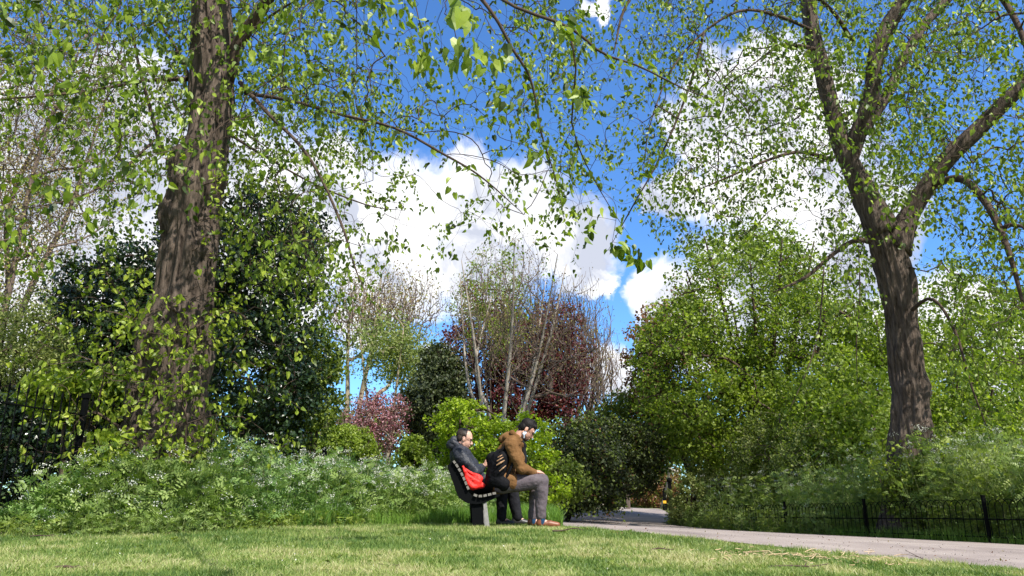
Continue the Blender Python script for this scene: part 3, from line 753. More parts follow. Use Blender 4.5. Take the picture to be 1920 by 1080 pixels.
F1.flesh('hair', [('e', q1((-.016, 0, .050)), (.098, .082, .084), r1), ('e', q1((-.045, 0, .0)), (.066, .077, .075), r1), ('c', q1((-.06, .03, -.045)), q1((-.06, -.03, -.045)), .028, .028), ('c', q1((.060, .04, .082)), q1((.066, -.04, .082)), .030, .030), ('c', q1((.022, .074, .03)), q1((.018, .074, .0)), .012, .008), ('c', q1((.022, -.074, .03)), q1((.018, -.074, .0)), .012, .008), ('c', q1((.0, .03, .125)), q1((.05, -.03, .120)), .022, .02)], hair_m, man1, .006, 2, .006)
beard_m = plain('dark_stubble', (.05, .030, .024), .8, .2)
F1.flesh('beard', [('c', q1((.066, .0, -.098)), q1((.050, 0, -.108)), .026, .026), ('c', q1((.0, .054, -.058)), q1((.055, .02, -.102)), .018, .021), ('c', q1((.0, -.054, -.058)), q1((.055, -.02, -.102)), .018, .021), ('e', q1((.096, 0, -.056)), (.008, .024, .005), r1)], beard_m, man1, .0055, 3)
dark_m = plain('black_plastic', (.012, .012, .013), .3, .5)
lens_frame(F1, 'glasses', q1, dark_m, man1)
eye_m = plain('eye', (.03, .02, .015), .2, .6)
for s_ in (1, -1): F1.flesh('eye', [('e', q1((.088, s_*.031, .004)), (.011, .013, .008), r1)], eye_m, man1, .004, 1)
mask_m = plain('pale_blue_mask', (.55, .66, .80), .8, .2, 0, (.68, .76, .88), 40, .3)
F1.flesh('face_mask', [('e', q1((.006, .072, -.060)), (.020, .008, .028), r1 @ ry(.3)), ('c', q1((.0, .078, -.045)), q1((-.012, .086, -.020)), .003, .003, 6), ('c', q1((.010, .071, -.075)), q1((.035, .055, -.105)), .010, .008)], mask_m, man1, .004, 2)
coat_m = cloth('brown_cloth', (.120, .062, .024), (.185, .098, .042), scale=8, bump=.7, dist=.03)
sh, el = k1(957, 840, .185), k1(975, 881, .215); sh2, el2 = k1(957, 840, -.185), k1(977, 881, -.23)
coat = [('c', k1(938, 903), k1(944, 872), .150, .158), ('c', k1(944, 872), k1(958, 842), .158, .135), ('c', k1(957, 838, .11), k1(957, 838, -.11), .098, .098), ('e', k1(956, 856, 0), (.15, .19, .16)), ('c', k1(936, 903, .08), k1(960, 905, .125), .125, .098), ('c', k1(936, 903, -.08), k1(960, 905, -.125), .125, .098),
        ('c', k1(941, 904, .08), k1(963, 905, .12), .105, .075), ('c', k1(941, 904, -.08), k1(963, 905, -.12), .105, .075),
        ('c', sh, el, .082, .066), ('c', el, k1(1000, 887, .12), .066, .043), ('c', sh2, el2, .082, .066), ('c', el2, k1(1001, 886, -.15), .066, .043),
        ('c', k1(966, 845, .04), k1(976, 862, .02), .07, .06), ('c', k1(964, 828, .04), k1(972, 834, 0), .088, .075), ('c', k1(963, 832, .06), k1(963, 832, -.06), .09, .09)]
F1.flesh('coat', coat, coat_m, man1, .008, 4, .035)
hood = [('c', k1(949, 823, .05), k1(958, 817, .0), .042, .048), ('c', k1(949, 823, -.05), k1(958, 817, .0), .042, .048), ('c', k1(960, 814, .075), k1(975, 828, .065), .036, .030), ('c', k1(960, 814, -.075), k1(975, 828, -.065), .036, .030), ('c', k1(942, 826, 0), k1(951, 817, 0), .050, .040)]
F1.flesh('hood', hood, coat_m, man1, .007, 4, .02)
scarf_m = cloth('black_lining', (.012, .012, .014))
F1.flesh('collar', [('c', k1(975, 826, .05), k1(984, 838, .0), .030, .03), ('c', k1(975, 826, -.05), k1(984, 838, .0), .030, .03), ('c', k1(982, 836, 0), k1(983, 868, 0), .028, .04)], scarf_m, man1, .007, 3)
tr1 = cloth('grey_trousers', (.085, .070, .078), (.13, .11, .12), scale=14, bump=.5)
F1.flesh('trousers', [('c', k1(940, 909, .10), k1(1014, 903, .13), .110, .086), ('c', k1(1014, 903, .13), k1(1013, 935, .125), .084, .070), ('c', k1(1013, 935, .125), k1(1012, 966, .12), .070, .060)], tr1, man1, .007, 4, .022).data.materials[0]
o = F1.flesh('trousers', [('c', k1(940, 909, -.10), k1(1010, 905, -.16), .105, .082), ('c', k1(1010, 905, -.16), k1(1004, 935, -.16), .078, .064), ('c', k1(1004, 935, -.16), k1(1001, 968, -.16), .064, .055)], tr1, man1, .007, 4, .022)
sock_m = cloth('blue_sock', (.018, .05, .10), scale=50)
F1.flesh('sock', [('c', k1(1013, 962, .12), k1(1014, 978, .12), .046, .043)], sock_m, man1, .006, 2)
F1.flesh('sock', [('c', k1(1001, 962, -.16), k1(1002, 978, -.16), .046, .043)], sock_m, man1, .006, 2)
tan_m = plain('tan_leather', (.13, .042, .018), .45, .4, 0, (.20, .068, .028), 14, .2); sole1 = plain('brown_sole', (.16, .07, .04), .7)
shoe(F1, (k1(1004, 0)[0], .12, 0), (k1(1050, 0)[0], .12, 0), 'shoe', tan_m, sole1, man1)
shoe(F1, (k1(992, 0)[0], -.16, 0), (k1(1036, 0)[0], -.17, 0), 'shoe', tan_m, sole1, man1)

# ---- backpack on his back
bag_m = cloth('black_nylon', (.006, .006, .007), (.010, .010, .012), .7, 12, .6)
bp_ = empty('backpack', F1.W([k1(930, 880)])[0], 'black backpack worn by the man in brown, enlarged in black for the shade on his coat', 'backpack')
F1.flesh('pack_and_shade', [('e', k1(929, 882, .06), (.105, .16, .25), ry(.28)), ('e', k1(936, 876, .13), (.095, .12, .21), ry(.3)), ('c', k1(924, 862, .0), k1(937, 902, .05), .085, .10), ('c', k1(929, 900, .12), k1(943, 908, .16), .10, .085)], bag_m, bp_, .008, 4, .02)  # near and lower lobes reach over the coat, black in place of its shade
F1.flesh('strap', [('c', k1(937, 850, .17), k1(950, 836, .20), .020, .018), ('c', k1(950, 836, .20), k1(964, 836, .19), .018, .018), ('c', k1(964, 836, .2), k1(964, 862, .22), .016, .016), ('c', k1(964, 862, .22), k1(948, 896, .19), .018, .018)], bag_m, bp_, .006, 3)
stripe_m = cloth('sunlit_coat_stripe', (.30, .17, .09), (.42, .27, .16), scale=30)  # tan strips over the pack stand for sunlight stripes on the coat
for i, (x0, y0, x1, y1) in enumerate(((931, 861.5, 939, 857), (929.5, 868, 941, 861), (928.5, 875.5, 943.5, 866.5), (934, 886, 946, 876))):
    g = G(); a, c = k1(x0, y0, .262), k1(x1, y1, .262); g.tube(F1.W([a, (a+c)/2+[0, .012, 0], c]), [.005, .011 if i == 2 else .007, .005], 6); g.make('light_stripe', stripe_m, bp_)

# ---- far man: dark padded coat, reading a phone
Y2 = 9.6; X2 = P(885, 920, Y2)[0]; z2 = float(T(X2+.2, Y2)); K2 = 1441/Y2
F2 = Fig((X2, Y2, z2)); zg2 = CZ-z2
def k2(px, py, s=0): return np.array([(px-885)/K2, s, zg2+(930-py)/K2])
man2 = empty('person', F2.W([(0, 0, 0)])[0], 'man in a dark hooded jacket leaning back on the bench, reading a phone', 'person')
hc2 = k2(869, 824.5); hp2, q2_, r2 = head_prims(hc2, rad(16))
wr2 = k2(905, 875, .06); wl2 = k2(906, 876, -.10)
body = hp2+[('c', k2(861, 842), hc2+r2 @ np.array([-.03, 0, -.05]), .062, .055), ('c', k2(887, 908), k2(874, 878), .13, .13), ('c', k2(874, 878), k2(862, 855), .13, .12), ('c', k2(861, 853, .10), k2(861, 853, -.10), .085, .085),
    ('c', k2(863, 858, .18), k2(888, 886, .21), .05, .04), ('c', k2(888, 886, .21), wr2, .04, .025), ('c', k2(863, 858, -.18), k2(888, 886, -.21), .05, .04), ('c', k2(888, 886, -.21), wl2, .04, .025),
    ('c', k2(888, 914, .10), k2(942, 908, .14), .085, .065), ('c', k2(942, 908, .14), k2(940, 970, .13), .056, .036), ('c', k2(940, 970, .13), k2(958, 979, .13), .03, .03),
    ('c', k2(888, 914, -.10), k2(960, 908, -.14), .085, .065), ('c', k2(960, 908, -.14), k2(972, 970, -.14), .056, .036), ('c', k2(972, 970, -.14), k2(990, 979, -.14), .03, .03)]
body += hand_prims(wr2, (.8, -.35, .4), (.1, -.6, .8), (.3, 0, 1), .55) + hand_prims(wl2, (.8, .35, .4), (.1, .6, .8), (.3, 0, 1), .55)
F2.flesh('body', body, SK2, man2, .0055, 3)
hair2 = plain('dark_brown_hair', (.020, .014, .011), .55, .3, 0, (.05, .034, .026), 60, .7, .005)
F2.flesh('hair', [('e', q2_((-.030, 0, .046)), (.088, .080, .084), r2), ('e', q2_((-.050, 0, -.002)), (.058, .076, .070), r2), ('c', q2_((-.06, .03, -.045)), q2_((-.06, -.03, -.045)), .024, .024), ('c', q2_((.0, .070, .045)), q2_((.02, .066, .01)), .016, .007), ('c', q2_((.0, -.070, .045)), q2_((.02, -.066, .01)), .016, .007), ('c', q2_((.025, .02, .112)), q2_((.025, -.02, .112)), .018, .018)], hair2, man2, .006, 2, .004)
F2.flesh('stubble', [('c', q2_((.066, 0, -.098)), q2_((.050, 0, -.106)), .025, .025), ('e', q2_((.096, 0, -.056)), (.008, .022, .005), r2)], plain('brown_stubble', (.14, .07, .05), .8, .2), man2, .0055, 2)
lens_frame(F2, 'glasses', q2_, dark_m, man2)
for s_ in (1, -1): F2.flesh('eye', [('e', q2_((.088, s_*.031, .004)), (.011, .013, .008), r2)], eye_m, man2, .004, 1)
jk_m = cloth('navy_shell', (.014, .016, .022), (.028, .031, .042), .5, 10, .8, .03, .3)
sh, el = k2(861, 857, .19), k2(889, 887, .225); sh2, el2 = k2(861, 857, -.19), k2(889, 887, -.225)
jk = [('c', k2(888, 905), k2(874, 880), .17, .165), ('c', k2(874, 880), k2(862, 857), .165, .14), ('c', k2(860, 853, .11), k2(860, 853, -.11), .10, .10), ('c', sh, el, .085, .075), ('c', el, k2(902, 877, .08), .075, .048), ('c', sh2, el2, .085, .075), ('c', el2, k2(903, 878, -.12), .075, .048),
      ('c', k2(890, 905, .10), k2(912, 903, .13), .10, .085), ('c', k2(890, 905, -.10), k2(912, 903, -.13), .10, .085), ('c', k2(868, 848, 0), k2(872, 858, 0), .07, .08)]
F2.flesh('jacket', jk, jk_m, man2, .008, 4, .035)
F2.flesh('hood', [('c', k2(846, 838, .06), k2(850, 826, 0), .055, .05), ('c', k2(846, 838, -.06), k2(850, 826, 0), .055, .05), ('c', k2(848, 832, .085), k2(868, 846, .07), .040, .034), ('c', k2(848, 832, -.085), k2(868, 846, -.07), .040, .034), ('c', k2(843, 836, 0), k2(850, 828, 0), .06, .04)], jk_m, man2, .007, 4, .02)
tr2 = cloth('black_trousers', (.012, .012, .015), (.022, .022, .026), scale=12)
F2.flesh('trousers', [('c', k2(888, 914, .10), k2(940, 908, .14), .10, .085), ('c', k2(940, 908, .14), k2(940, 968, .13), .078, .062)], tr2, man2, .008, 4, .02)
F2.flesh('trousers', [('c', k2(888, 914, -.10), k2(960, 908, -.14), .10, .085), ('c', k2(960, 908, -.14), k2(972, 968, -.14), .082, .066)], tr2, man2, .008, 4, .02)
blk = plain('black_leather', (.014, .013, .013), .45, .5)
shoe(F2, (k2(930, 0)[0], .13, 0), (k2(966, 0)[0], .13, 0), 'shoe', blk, dark_m, man2)
shoe(F2, (k2(961, 0)[0], -.14, 0), (k2(1000, 0)[0], -.14, 0), 'shoe', blk, dark_m, man2)
# phone
g = G(); c_ = k2(914.5, 867.5, -.02); g.box((0, 0, 0), (.012, .075, .15))
V = np.concatenate(g.V) @ ry(rad(38)).T + c_
g = G(); g.add(F2.W(V), [[3, 2, 1, 0], [4, 5, 6, 7], [0, 1, 5, 4], [1, 2, 6, 5], [2, 3, 7, 6], [3, 0, 4, 7]])
ph = g.make('mobile_phone', plain('phone_shell', (.25, .26, .28), .25, .6)); tag(ph, 'grey mobile phone in the hands of the man in the dark jacket', 'phone')
g = G(); V = np.array([[-.0075, a, b_] for a, b_ in ((-.034, -.07), (.034, -.07), (.034, .07), (-.034, .07))]) @ ry(rad(38)).T + c_
g.add(F2.W(V), [[0, 1, 2, 3]]); g.make('screen', plain('phone_glass', (.02, .02, .025), .1, .6), ph)
# red bag against the bench back
SCB = 1441/8.9
def kb(px, py, s=0): return np.array([(px-885)/SCB, s, CZ+(930-py)/SCB-B0[2]])
FB = Fig(B0)
redm = cloth('red_nylon', (.62, .016, .012), (.74, .03, .02), .55, 7, .9, .03, .3)
ro = FB.flesh('red_bag', [('c', kb(868, 877, -.16), kb(883, 912, -.16), .014, .045), ('c', kb(870, 879, -.22), kb(901, 899, -.20), .014, .036), ('c', kb(886, 914, -.15), kb(906, 911, -.17), .040, .034), ('c', kb(878, 894, -.15), kb(896, 905, -.16), .025, .045), ('e', kb(889, 904, -.2), (.085, .06, .06))], redm, None, .008, 4, .035)
tag(ro, 'bright red cloth bag slumped against the bench back', 'bag')

# ------------------------------------------------------------------ the two near lime trees
def fan(rg, n, lo, hi, keep=None):
    q = lo+(np.array(hi)-np.array(lo))*rg.random((n*3, 3))
    if keep is not None: q = q[keep(q)]
    return q[:n]
def proj(q):
    q = np.asarray(q); y = q[:, 1]; z = q[:, 2]-CZ
    dpt = y*CP+z*SP; v = (-y*SP+z*CP)/dpt; return 960+FPX*q[:, 0]/dpt, 540-FPX*v
def lime_left():
    net = Net(11); Y = 9.0
    base = P(300, 860, Y); root = empty('lime_tree', (base[0], Y, float(T(base[0], Y))), 'big old lime tree on the left with burred trunk and leafy shoots at its foot', 'tree')
    tr = G()
    tp = [(282, 1010), (296, 915), (308, 830), (318, 740), (332, 640), (348, 540), (358, 450), (368, 350), (388, 260), (400, 150), (398, 60), (392, -60), (385, -200), (380, -400)]
    q, rr = net.limb([P(x, y, Y) for x, y in tp], [.78, .58, .50, .44, .42, .35, .33, .35, .27, .27, .25, .24, .2, .12], 96)
    burrs = [(P(322, 300, Y-.1), .22, .16), (P(318, 400, Y-.2), .18, .09), (P(300, 660, Y-.3), .18, .08), (P(375, 470, Y-.2), .15, .07), (P(290, 790, Y-.3), .25, .10), (P(420, 330, Y-.1), .2, .07), (P(345, 340, Y-.3), .16, .08), (P(270, 740, Y-.1), .2, .08), (P(360, 735, Y-.3), .2, .07)]
    qq = catmull(q, 200); tr.tube(qq, np.interp(np.linspace(0, 1, 200), np.linspace(0, 1, len(rr)), rr), 150, True, trunk_disp(3, .055, burrs))
    tr.make('trunk', M['bark'], root, True)
    lb = G()
    limbs = [([(425, 150, Y), (448, 80, Y-.1), (490, 20, Y-.3), (540, -60, Y-.6), (640, -200, 8), (760, -330, 7.2)], [.19, .17, .15, .13, .10, .05]),
        ([(355, 146, Y), (280, 150, 8.6), (180, 168, 8.2), (80, 180, 7.8), (-60, 190, 7.4)], [.045, .038, .032, .028, .02]),
        ([(355, 150, Y), (250, 152, 9), (170, 160, 8.9), (90, 172, 8.6)], [.035, .028, .02, .012]),
        ([(305, 290, Y), (290, 235, Y), (262, 130, 8.9), (250, 70, 8.8), (235, -20, 8.6)], [.04, .032, .026, .022, .016]),
        ([(290, 262, Y), (240, 310, 8.6), (200, 345, 8.2), (120, 378, 7.8), (-20, 400, 7.2)], [.03, .026, .024, .022, .014]),
        ([(360, 160, Y), (330, 90, 9.2), (300, 40, 9.3), (280, -40, 9.3)], [.04, .03, .025, .02]),
        ([(110, 240, 7.6), (150, 180, 7.7), (190, 70, 7.8), (225, 12, 7.8), (232, -60, 8)], [.008, .012, .016, .018, .02]),
        ([(460, 175, Y), (540, 188, 8.5), (640, 215, 7.8), (740, 240, 7.2), (830, 288, 6.8), (900, 330, 6.5), (980, 400, 6.4)], [.05, .04, .032, .026, .022, .015, .006]),
        ([(450, 155, Y), (505, 215, 8.6), (560, 270, 8.2), (600, 330, 8), (640, 420, 7.8), (665, 500, 7.7), (690, 560, 7.7)], [.06, .045, .036, .032, .026, .018, .008]),
        ([(435, 255, Y), (500, 295, 8.8), (590, 345, 8.6), (690, 385, 8.4), (760, 395, 8.3)], [.035, .026, .02, .014, .007]),
        ([(430, 110, Y), (470, 60, 8.6), (530, 15, 8), (600, -20, 7.4)], [.05, .04, .03, .02]),
        ([(392, -60, Y), (560, -230, 7.5), (720, -200, 6.2), (850, -60, 5.4), (920, 20, 5.2), (960, 90, 5.3), (995, 150, 5.4), (1015, 250, 5.6), (1040, 330, 5.9), (1060, 420, 6.2)], [.12, .09, .07, .05, .038, .03, .026, .02, .014, .006]),
        ([(850, -60, 5.4), (960, 10, 5), (1065, 50, 4.9), (1130, 100, 5), (1200, 125, 5.2), (1290, 170, 5.6), (1350, 190, 5.9)], [.04, .034, .03, .026, .02, .014, .007]),
        ([(1065, 50, 4.9), (1080, 130, 5), (1072, 230, 5.3), (1100, 310, 5.6), (1145, 390, 5.9), (1180, 440, 6.2)], [.024, .02, .016, .014, .01, .005]),
        ([(380, -100, Y), (200, -250, 7.6), (0, -200, 6.2), (-200, 0, 5.4)], [.12, .09, .06, .03]),
        ([(720, -200, 6.2), (760, -60, 5.6), (790, 60, 5.6), (800, 160, 5.8)], [.035, .022, .014, .006]),
        ([(760, -260, 6.0), (800, -160, 3.6), (840, -40, 2.7), (868, 40, 2.35)], [.03, .02, .010, .004])]
    for pts, r in limbs:
        far_ = pts[min(3, len(pts)-1)][2]; r = [x*(.38 if far_ < 6.8 else .55 if far_ < 8.7 else .8) for x in r]; r[-1] = .0015
        q, rr = net.limb([P(*p) for p in pts], r); lb.tube(q, rr, 9, True, trunk_disp(int(pts[0][0]), .02))
    rg = net.rg
    # targets through the drooping crown
    c = np.array([-4.1, 8.6, 6.6]); R = np.array([6.1, 6.0, 5.4])
    q = c+norm(rg.normal(size=(30000, 3)))*R*(rg.random((30000, 1))**.42)
    q = q[(q[:, 2] > 2.35+.25*rg.random(len(q))) & (q[:, 1] > 4.0)]
    px, py = proj(q)
    on = (px > -250) & (px < 1400) & (py > -350) & (py < 760)
    q2 = q[on]; px, py = px[on], py[on]
    lim = np.interp(px, [-100, 150, 300, 450, 620, 800, 950, 1100, 1190, 1260], [560, 470, 420, 520, 610, 480, 470, 500, 490, 380])
    dens = np.interp(px, [-200, 200, 300, 420, 560, 700, 800, 950, 1150, 1250, 1330], [1, .9, .5, .7, 1, .8, .5, .38, .5, .5, 0])
    dens = dens*np.interp(py, [-100, 150, 320], [1.7, 1.35, 1])*np.interp(px, [0, 450, 1250, 1300], [1, 1, 1, .9])
    dens = dens*(.35+1.3*smooth(.35, .62, vnoise(np.stack([px/160, py/160, px*0], -1), 1, 5)))
    q2 = q2[(py < lim+30*rg.normal(size=len(py))) & (rg.random(len(py)) < dens)]
    off = q[~on]; off = off[:500]
    q2 = thin_front(net, q2[:8200], rg, .12, .42); tg = net.near_first(np.concatenate([q2, off]))
    near = [(940, 185, 4.6, 6), (1085, 180, 4.7, 6), (100, 95, 4.4, 7), (178, 410, 4.9, 5), (130, 350, 4.9, 5), (30, 445, 4.9, 5), (1060, 60, 4.4, 7), (1010, 290, 4.9, 5), (75, 345, 4.8, 5), (1148, 465, 5.2, 5), (1200, 485, 5.2, 6), (1100, 440, 5.3, 5), (780, 110, 4.6, 6), (700, 60, 4.6, 5)]
    tg = np.concatenate([tg, [P(a, b_-12, c_) for a, b_, c_, _ in near]])
    net.grow(tg, .10, .10, .09, .0015, .42, lift=-.12, rcap=.010)
    net.twigs(lb, 3); lb.make('branch', M['twig'], root, True)
    g = G(); put_leaves(net, g, .074, 3, .9, HEART, 1, .035)
    # big near leaves on the twig hanging closest to the camera
    rg2 = np.random.default_rng(5)
    for cx, cy, Yc, m in ((870, 95, 2.35, 9), (905, 105, 2.5, 8), (930, 120, 2.5, 5), (855, 130, 2.6, 5), *near):
        p = np.array([P(cx+rg2.normal()*(16 if Yc < 3 else 9), cy+rg2.normal()*(16 if Yc < 3 else 8), Yc+rg2.normal()*(.1 if Yc < 3 else .03)) for _ in range(m)])
        d = rg2.normal(size=(m, 3))*.4; d[:, 2] -= 1; leaves(g, p, d, rg2.normal(size=(m, 3))+np.array([0, -.8, .3]), (.050 if Yc < 3 else .082)*rg2.uniform(.8, 1.2, m), HEART)
    g.make('crown', M['lime'], root)
    # shoots round the foot
    nt2 = Net(12); nt2.limb([P(x, y, Y-.3) for x, y in tp[1:8]], [.3]*7, 60)
    tgs = []
    for k in range(780):
        if k >= 560:
            z = rg.uniform(.6, 2.3); a = rg.uniform(-2.6, -.6); r = rg.uniform(.45, .95)
        elif k < 400:
            z = rg.uniform(.7, 2.7); a = rg.uniform(-2.9, .3); r = .45+min(1.25, rg.gamma(2, .26)*(1.2-.25*abs(z-1.5)))
        else:
            z = rg.uniform(2.2, 4.6); a = rg.choice([rg.uniform(-1.1, .3), rg.uniform(-.9, .3), rg.uniform(-3.1, -2.3)]); r = .4+min(1.2, rg.gamma(2, .24))
        tx = np.interp(z, [0, 4.5], [base[0], base[0]+.1])
        tgs.append((tx+r*math.cos(a), Y+r*math.sin(a)*.9, z))
    tgs = np.array(tgs); nt2.grow(tgs, .1, .05, .08, .0018, .45); sg = G(); nt2.twigs(sg, 3, .02)
    so_ = sg.make('sucker_growth', M['twig'], root)
    g = G(); put_leaves(nt2, g, .070, 3, .7, HEART, 2, .035); g.make('shoot_leaves', M['shoot'], so_)
lime_left()

def lime_right():
    net = Net(21); Y = 15.0
    base = P(1708, 900, Y); root = empty('lime_tree', (base[0], Y, float(T(base[0], Y))), 'tall forked lime tree on the right rising behind the low fence', 'tree')
    tr = G()
    tp = [(1712, 1020), (1712, 960), (1710, 880), (1706, 800), (1705, 740), (1697, 660), (1690, 600), (1680, 530), (1665, 470), (1650, 420)]
    q, rr = net.limb([P(x, y, Y) for x, y in tp], [.72, .53, .40, .34, .345, .31, .29, .31, .34, .28], 66)
    burrs = [(P(1752, 722, Y-.1), .22, .18), (P(1700, 725, Y-.4), .16, .12), (P(1745, 690, Y), .2, .08), (P(1690, 660, Y-.3), .2, .05), (P(1735, 800, Y-.2), .25, .08)]
    qq = catmull(q, 160); tr.tube(qq, np.interp(np.linspace(0, 1, 160), np.linspace(0, 1, len(rr)), rr), 130, True, trunk_disp(13, .05, burrs))
    def big(pts, r, k=28):
        q, rr = net.limb([P(*p) for p in pts], r); tr.tube(q, rr, k, True, trunk_disp(int(pts[-1][0]), .04))
    big([(1655, 440, Y), (1625, 380, 15), (1600, 320, 15), (1578, 270, 15), (1555, 190, 15), (1535, 110, 15), (1518, 30, 15), (1510, -80, 15), (1490, -250, 15)], [.34, .26, .22, .19, .17, .17, .16, .14, .08])
    big([(1590, 310, Y), (1612, 240, 14.8), (1635, 170, 14.6), (1642, 110, 14.5), (1665, 50, 14.4), (1700, -10, 14.2), (1740, -110, 14), (1790, -260, 14)], [.18, .17, .17, .18, .17, .16, .13, .07])
    big([(1615, 250, 14.8), (1665, 175, 15), (1695, 110, 15.3), (1730, 50, 15.5), (1775, 0, 15.6), (1850, -90, 15.6)], [.13, .12, .12, .11, .10, .06])
    big([(1675, 470, Y), (1705, 405, 14.9), (1738, 350, 14.7), (1785, 290, 14.4), (1840, 235, 14.1), (1890, 185, 13.8), (1960, 120, 13.5), (2080, 40, 13.2)], [.34, .20, .18, .17, .16, .15, .13, .08])
    tr.make('trunk', M['bark'], root, True)
    lb = G()
    for pts, r in [([(1640, 452, Y), (1600, 452, 14.8), (1560, 478, 14.6), (1510, 520, 14.4), (1450, 548, 14.2)], [.07, .05, .045, .035, .012]),
        ([(1740, 350, 14.7), (1800, 335, 14), (1845, 375, 13.2), (1875, 430, 12.8), (1900, 500, 12.5), (1925, 600, 12.4)], [.09, .08, .07, .06, .045, .02]),
        ([(1875, 430, 12.8), (1905, 420, 12.6), (1940, 440, 12.2)], [.05, .04, .02]),
        ([(1690, 600, Y), (1745, 560, 14.2), (1790, 620, 13.8), (1820, 720, 13.6), (1850, 800, 13.5)], [.05, .03, .028, .022, .008]),
        ([(1560, 300, 15), (1500, 285, 14.5), (1440, 300, 14), (1370, 330, 13.6), (1300, 360, 13.4)], [.05, .04, .03, .02, .008]),
        ([(1540, 95, 15), (1490, 85, 14.6), (1455, 90, 14.3), (1400, 130, 14)], [.06, .045, .03, .012]),
        ([(1530, 60, 15), (1460, 30, 14), (1390, 20, 13), (1320, 60, 12.4), (1260, 130, 12), (1220, 230, 11.8), (1205, 330, 11.8)], [.045, .035, .028, .022, .016, .010, .005]),
        ([(1510, -60, 15), (1400, -150, 13.4), (1280, -120, 12.4), (1180, 0, 11.8), (1150, 100, 11.6)], [.09, .07, .05, .03, .01]),
        ([(1320, 60, 12.4), (1290, 170, 12.4), (1240, 290, 12.4), (1190, 380, 12.6), (1140, 470, 13)], [.03, .022, .018, .012, .005]),
        ([(1600, 80, 14.6), (1560, 20, 14), (1500, -30, 13.4)], [.05, .04, .03]),
        ([(1545, 500, 14.6), (1535, 620, 14.3), (1515, 690, 14.2), (1480, 770, 14.1)], [.015, .014, .010, .006]),
        ([(1610, 460, 14.8), (1612, 560, 14.5), (1606, 640, 14.4), (1608, 740, 14.4)], [.014, .012, .010, .005]),
        ([(1700, -10, 14.2), (1810, -60, 12.6), (1900, 30, 11.5), (1950, 200, 11), (1960, 400, 10.8)], [.09, .07, .05, .03, .012])]:
        q, rr = net.limb([P(*p) for p in pts], r); lb.tube(q, rr, 8, True, trunk_disp(int(pts[-1][0]), .02))
    rg = net.rg
    c = np.array([base[0], Y-1, 8.6]); R = np.array([7.4, 6.2, 7.6])
    q = c+norm(rg.normal(size=(36000, 3)))*R*(rg.random((36000, 1))**.42)
    q = q[(q[:, 2] > 1.6)]
    px, py = proj(q)
    on = (px > 1100) & (px < 2200) & (py > -250) & (py < 850)
    q2 = q[on]; px, py = px[on], py[on]
    lim = np.interp(px, [1100, 1180, 1250, 1350, 1500, 1600, 1760, 1800, 1920, 2100], [330, 400, 430, 470, 560, 600, 640, 850, 850, 850])
    dens = np.interp(px, [1100, 1200, 1300, 1600, 1720, 1800, 1920], [.0, .55, .85, .75, .8, 1, 1])*np.interp(py, [-250, 300, 420, 850], [.85, .8, .8, .8])
    tk = (px > 1640) & (px < 1765) & (py > 430); dens = np.where(tk, dens*.25, dens)
    dens = dens*(.45+1.1*smooth(.3, .6, vnoise(np.stack([px/110, py/110, px*0], -1), 1, 8)))
    q2 = q2[(py < lim+35*rg.normal(size=len(py))) & (rg.random(len(py)) < dens)]; q2 = q2[:12500]
    q2 = thin_front(net, q2[:10000], rg, .10, .32, 1.1); tg = net.near_first(np.concatenate([q2, q[~on][:700]]), .5)
    net.grow(tg, .15, .08, .09, .0020, .42, lift=-.15, rcap=.018)
    net.twigs(lb, 3); lb.make('branch', M['twig'], root, True)
    g = G(); put_leaves(net, g, .096, 3, .8, HEART, 1, .07); g.make('crown', M['lime'], root)
    nt2 = Net(22); nt2.limb([P(x, y, Y-.4) for x, y in tp[:4]], [.3]*4, 40)
    z = rg.uniform(.3, 1.7, 90); a = rg.uniform(-2.9, 0, 90); r = .5+rg.gamma(2, .16, 90)
    nt2.grow(np.stack([base[0]+r*np.cos(a), Y+r*np.sin(a), z], 1), .12, .05, .08, .002, .45)
    sg = G(); nt2.twigs(sg, 3, .02); so_ = sg.make('sucker_growth', M['twig'], root)
    g = G(); put_leaves(nt2, g, .08, 3, .6, HEART, 2, .04); g.make('shoot_leaves', M['shoot'], so_)
lime_right()

# ------------------------------------------------------------------ shrubs and trees behind
bush('holly_tree', 'dark evergreen tree with glossy leaves behind the left lime trunk', 'tree',
     [(330, 350, 610, 640, 14, 1.7), (90, 470, 330, 800, 14.5, 1.6), (390, 560, 600, 860, 13.5, 1.5), (180, 420, 420, 840, 14.5, 1.5)], 14, 'holly', 'twig', 1500, 46, .085, 31, .32, stems=2, thick=.09, shell=.45, spread=.15, base=P(330, 900, 14.2), tname='trunk')
bush('spreading_shrub', 'mid green leafy shrub at the right flank of the dark evergreen', 'shrub', [(535, 610, 640, 850, 15, 1.0), (480, 640, 600, 860, 14.5, .9)], 15, 'mid', 'twig', 330, 40, .085, 32, .25, stems=4)
bush('pale_shrub', 'pale yellow green shrub by the left edge above the railing', 'shrub', [(-80, 540, 110, 760, 12, 1.2), (-60, 620, 150, 840, 12, 1)], 12, 'pale', 'twig', 420, 40, .05, 33, .25, stems=4)
bush('fan_leaved_shrub', 'yellow green shrub leaning over the railing left of the trunk', 'shrub', [(60, 695, 250, 790, 9.8, .6)], 9.8, 'shoot', 'twig', 90, 22, .10, 34, .22, stems=4, trans_tpl=HEART, flat=.5)
bush('low_hedge', 'low mid green hedge glimpsed behind the bright shrub and the bench', 'hedge', [(830, 850, 1110, 965, 18, .7)], 18, 'mid', 'twig', 260, 36, .09, 65, .28, stems=5)
bush('dark_hedge', 'very dark hedge filling the gap behind the left railing', 'hedge', [(-60, 720, 330, 900, 12.5, .8), (-260, 720, 120, 960, 11, .8)], 12.5, 'holly', 'twig', 620, 40, .08, 35, .28, stems=6)
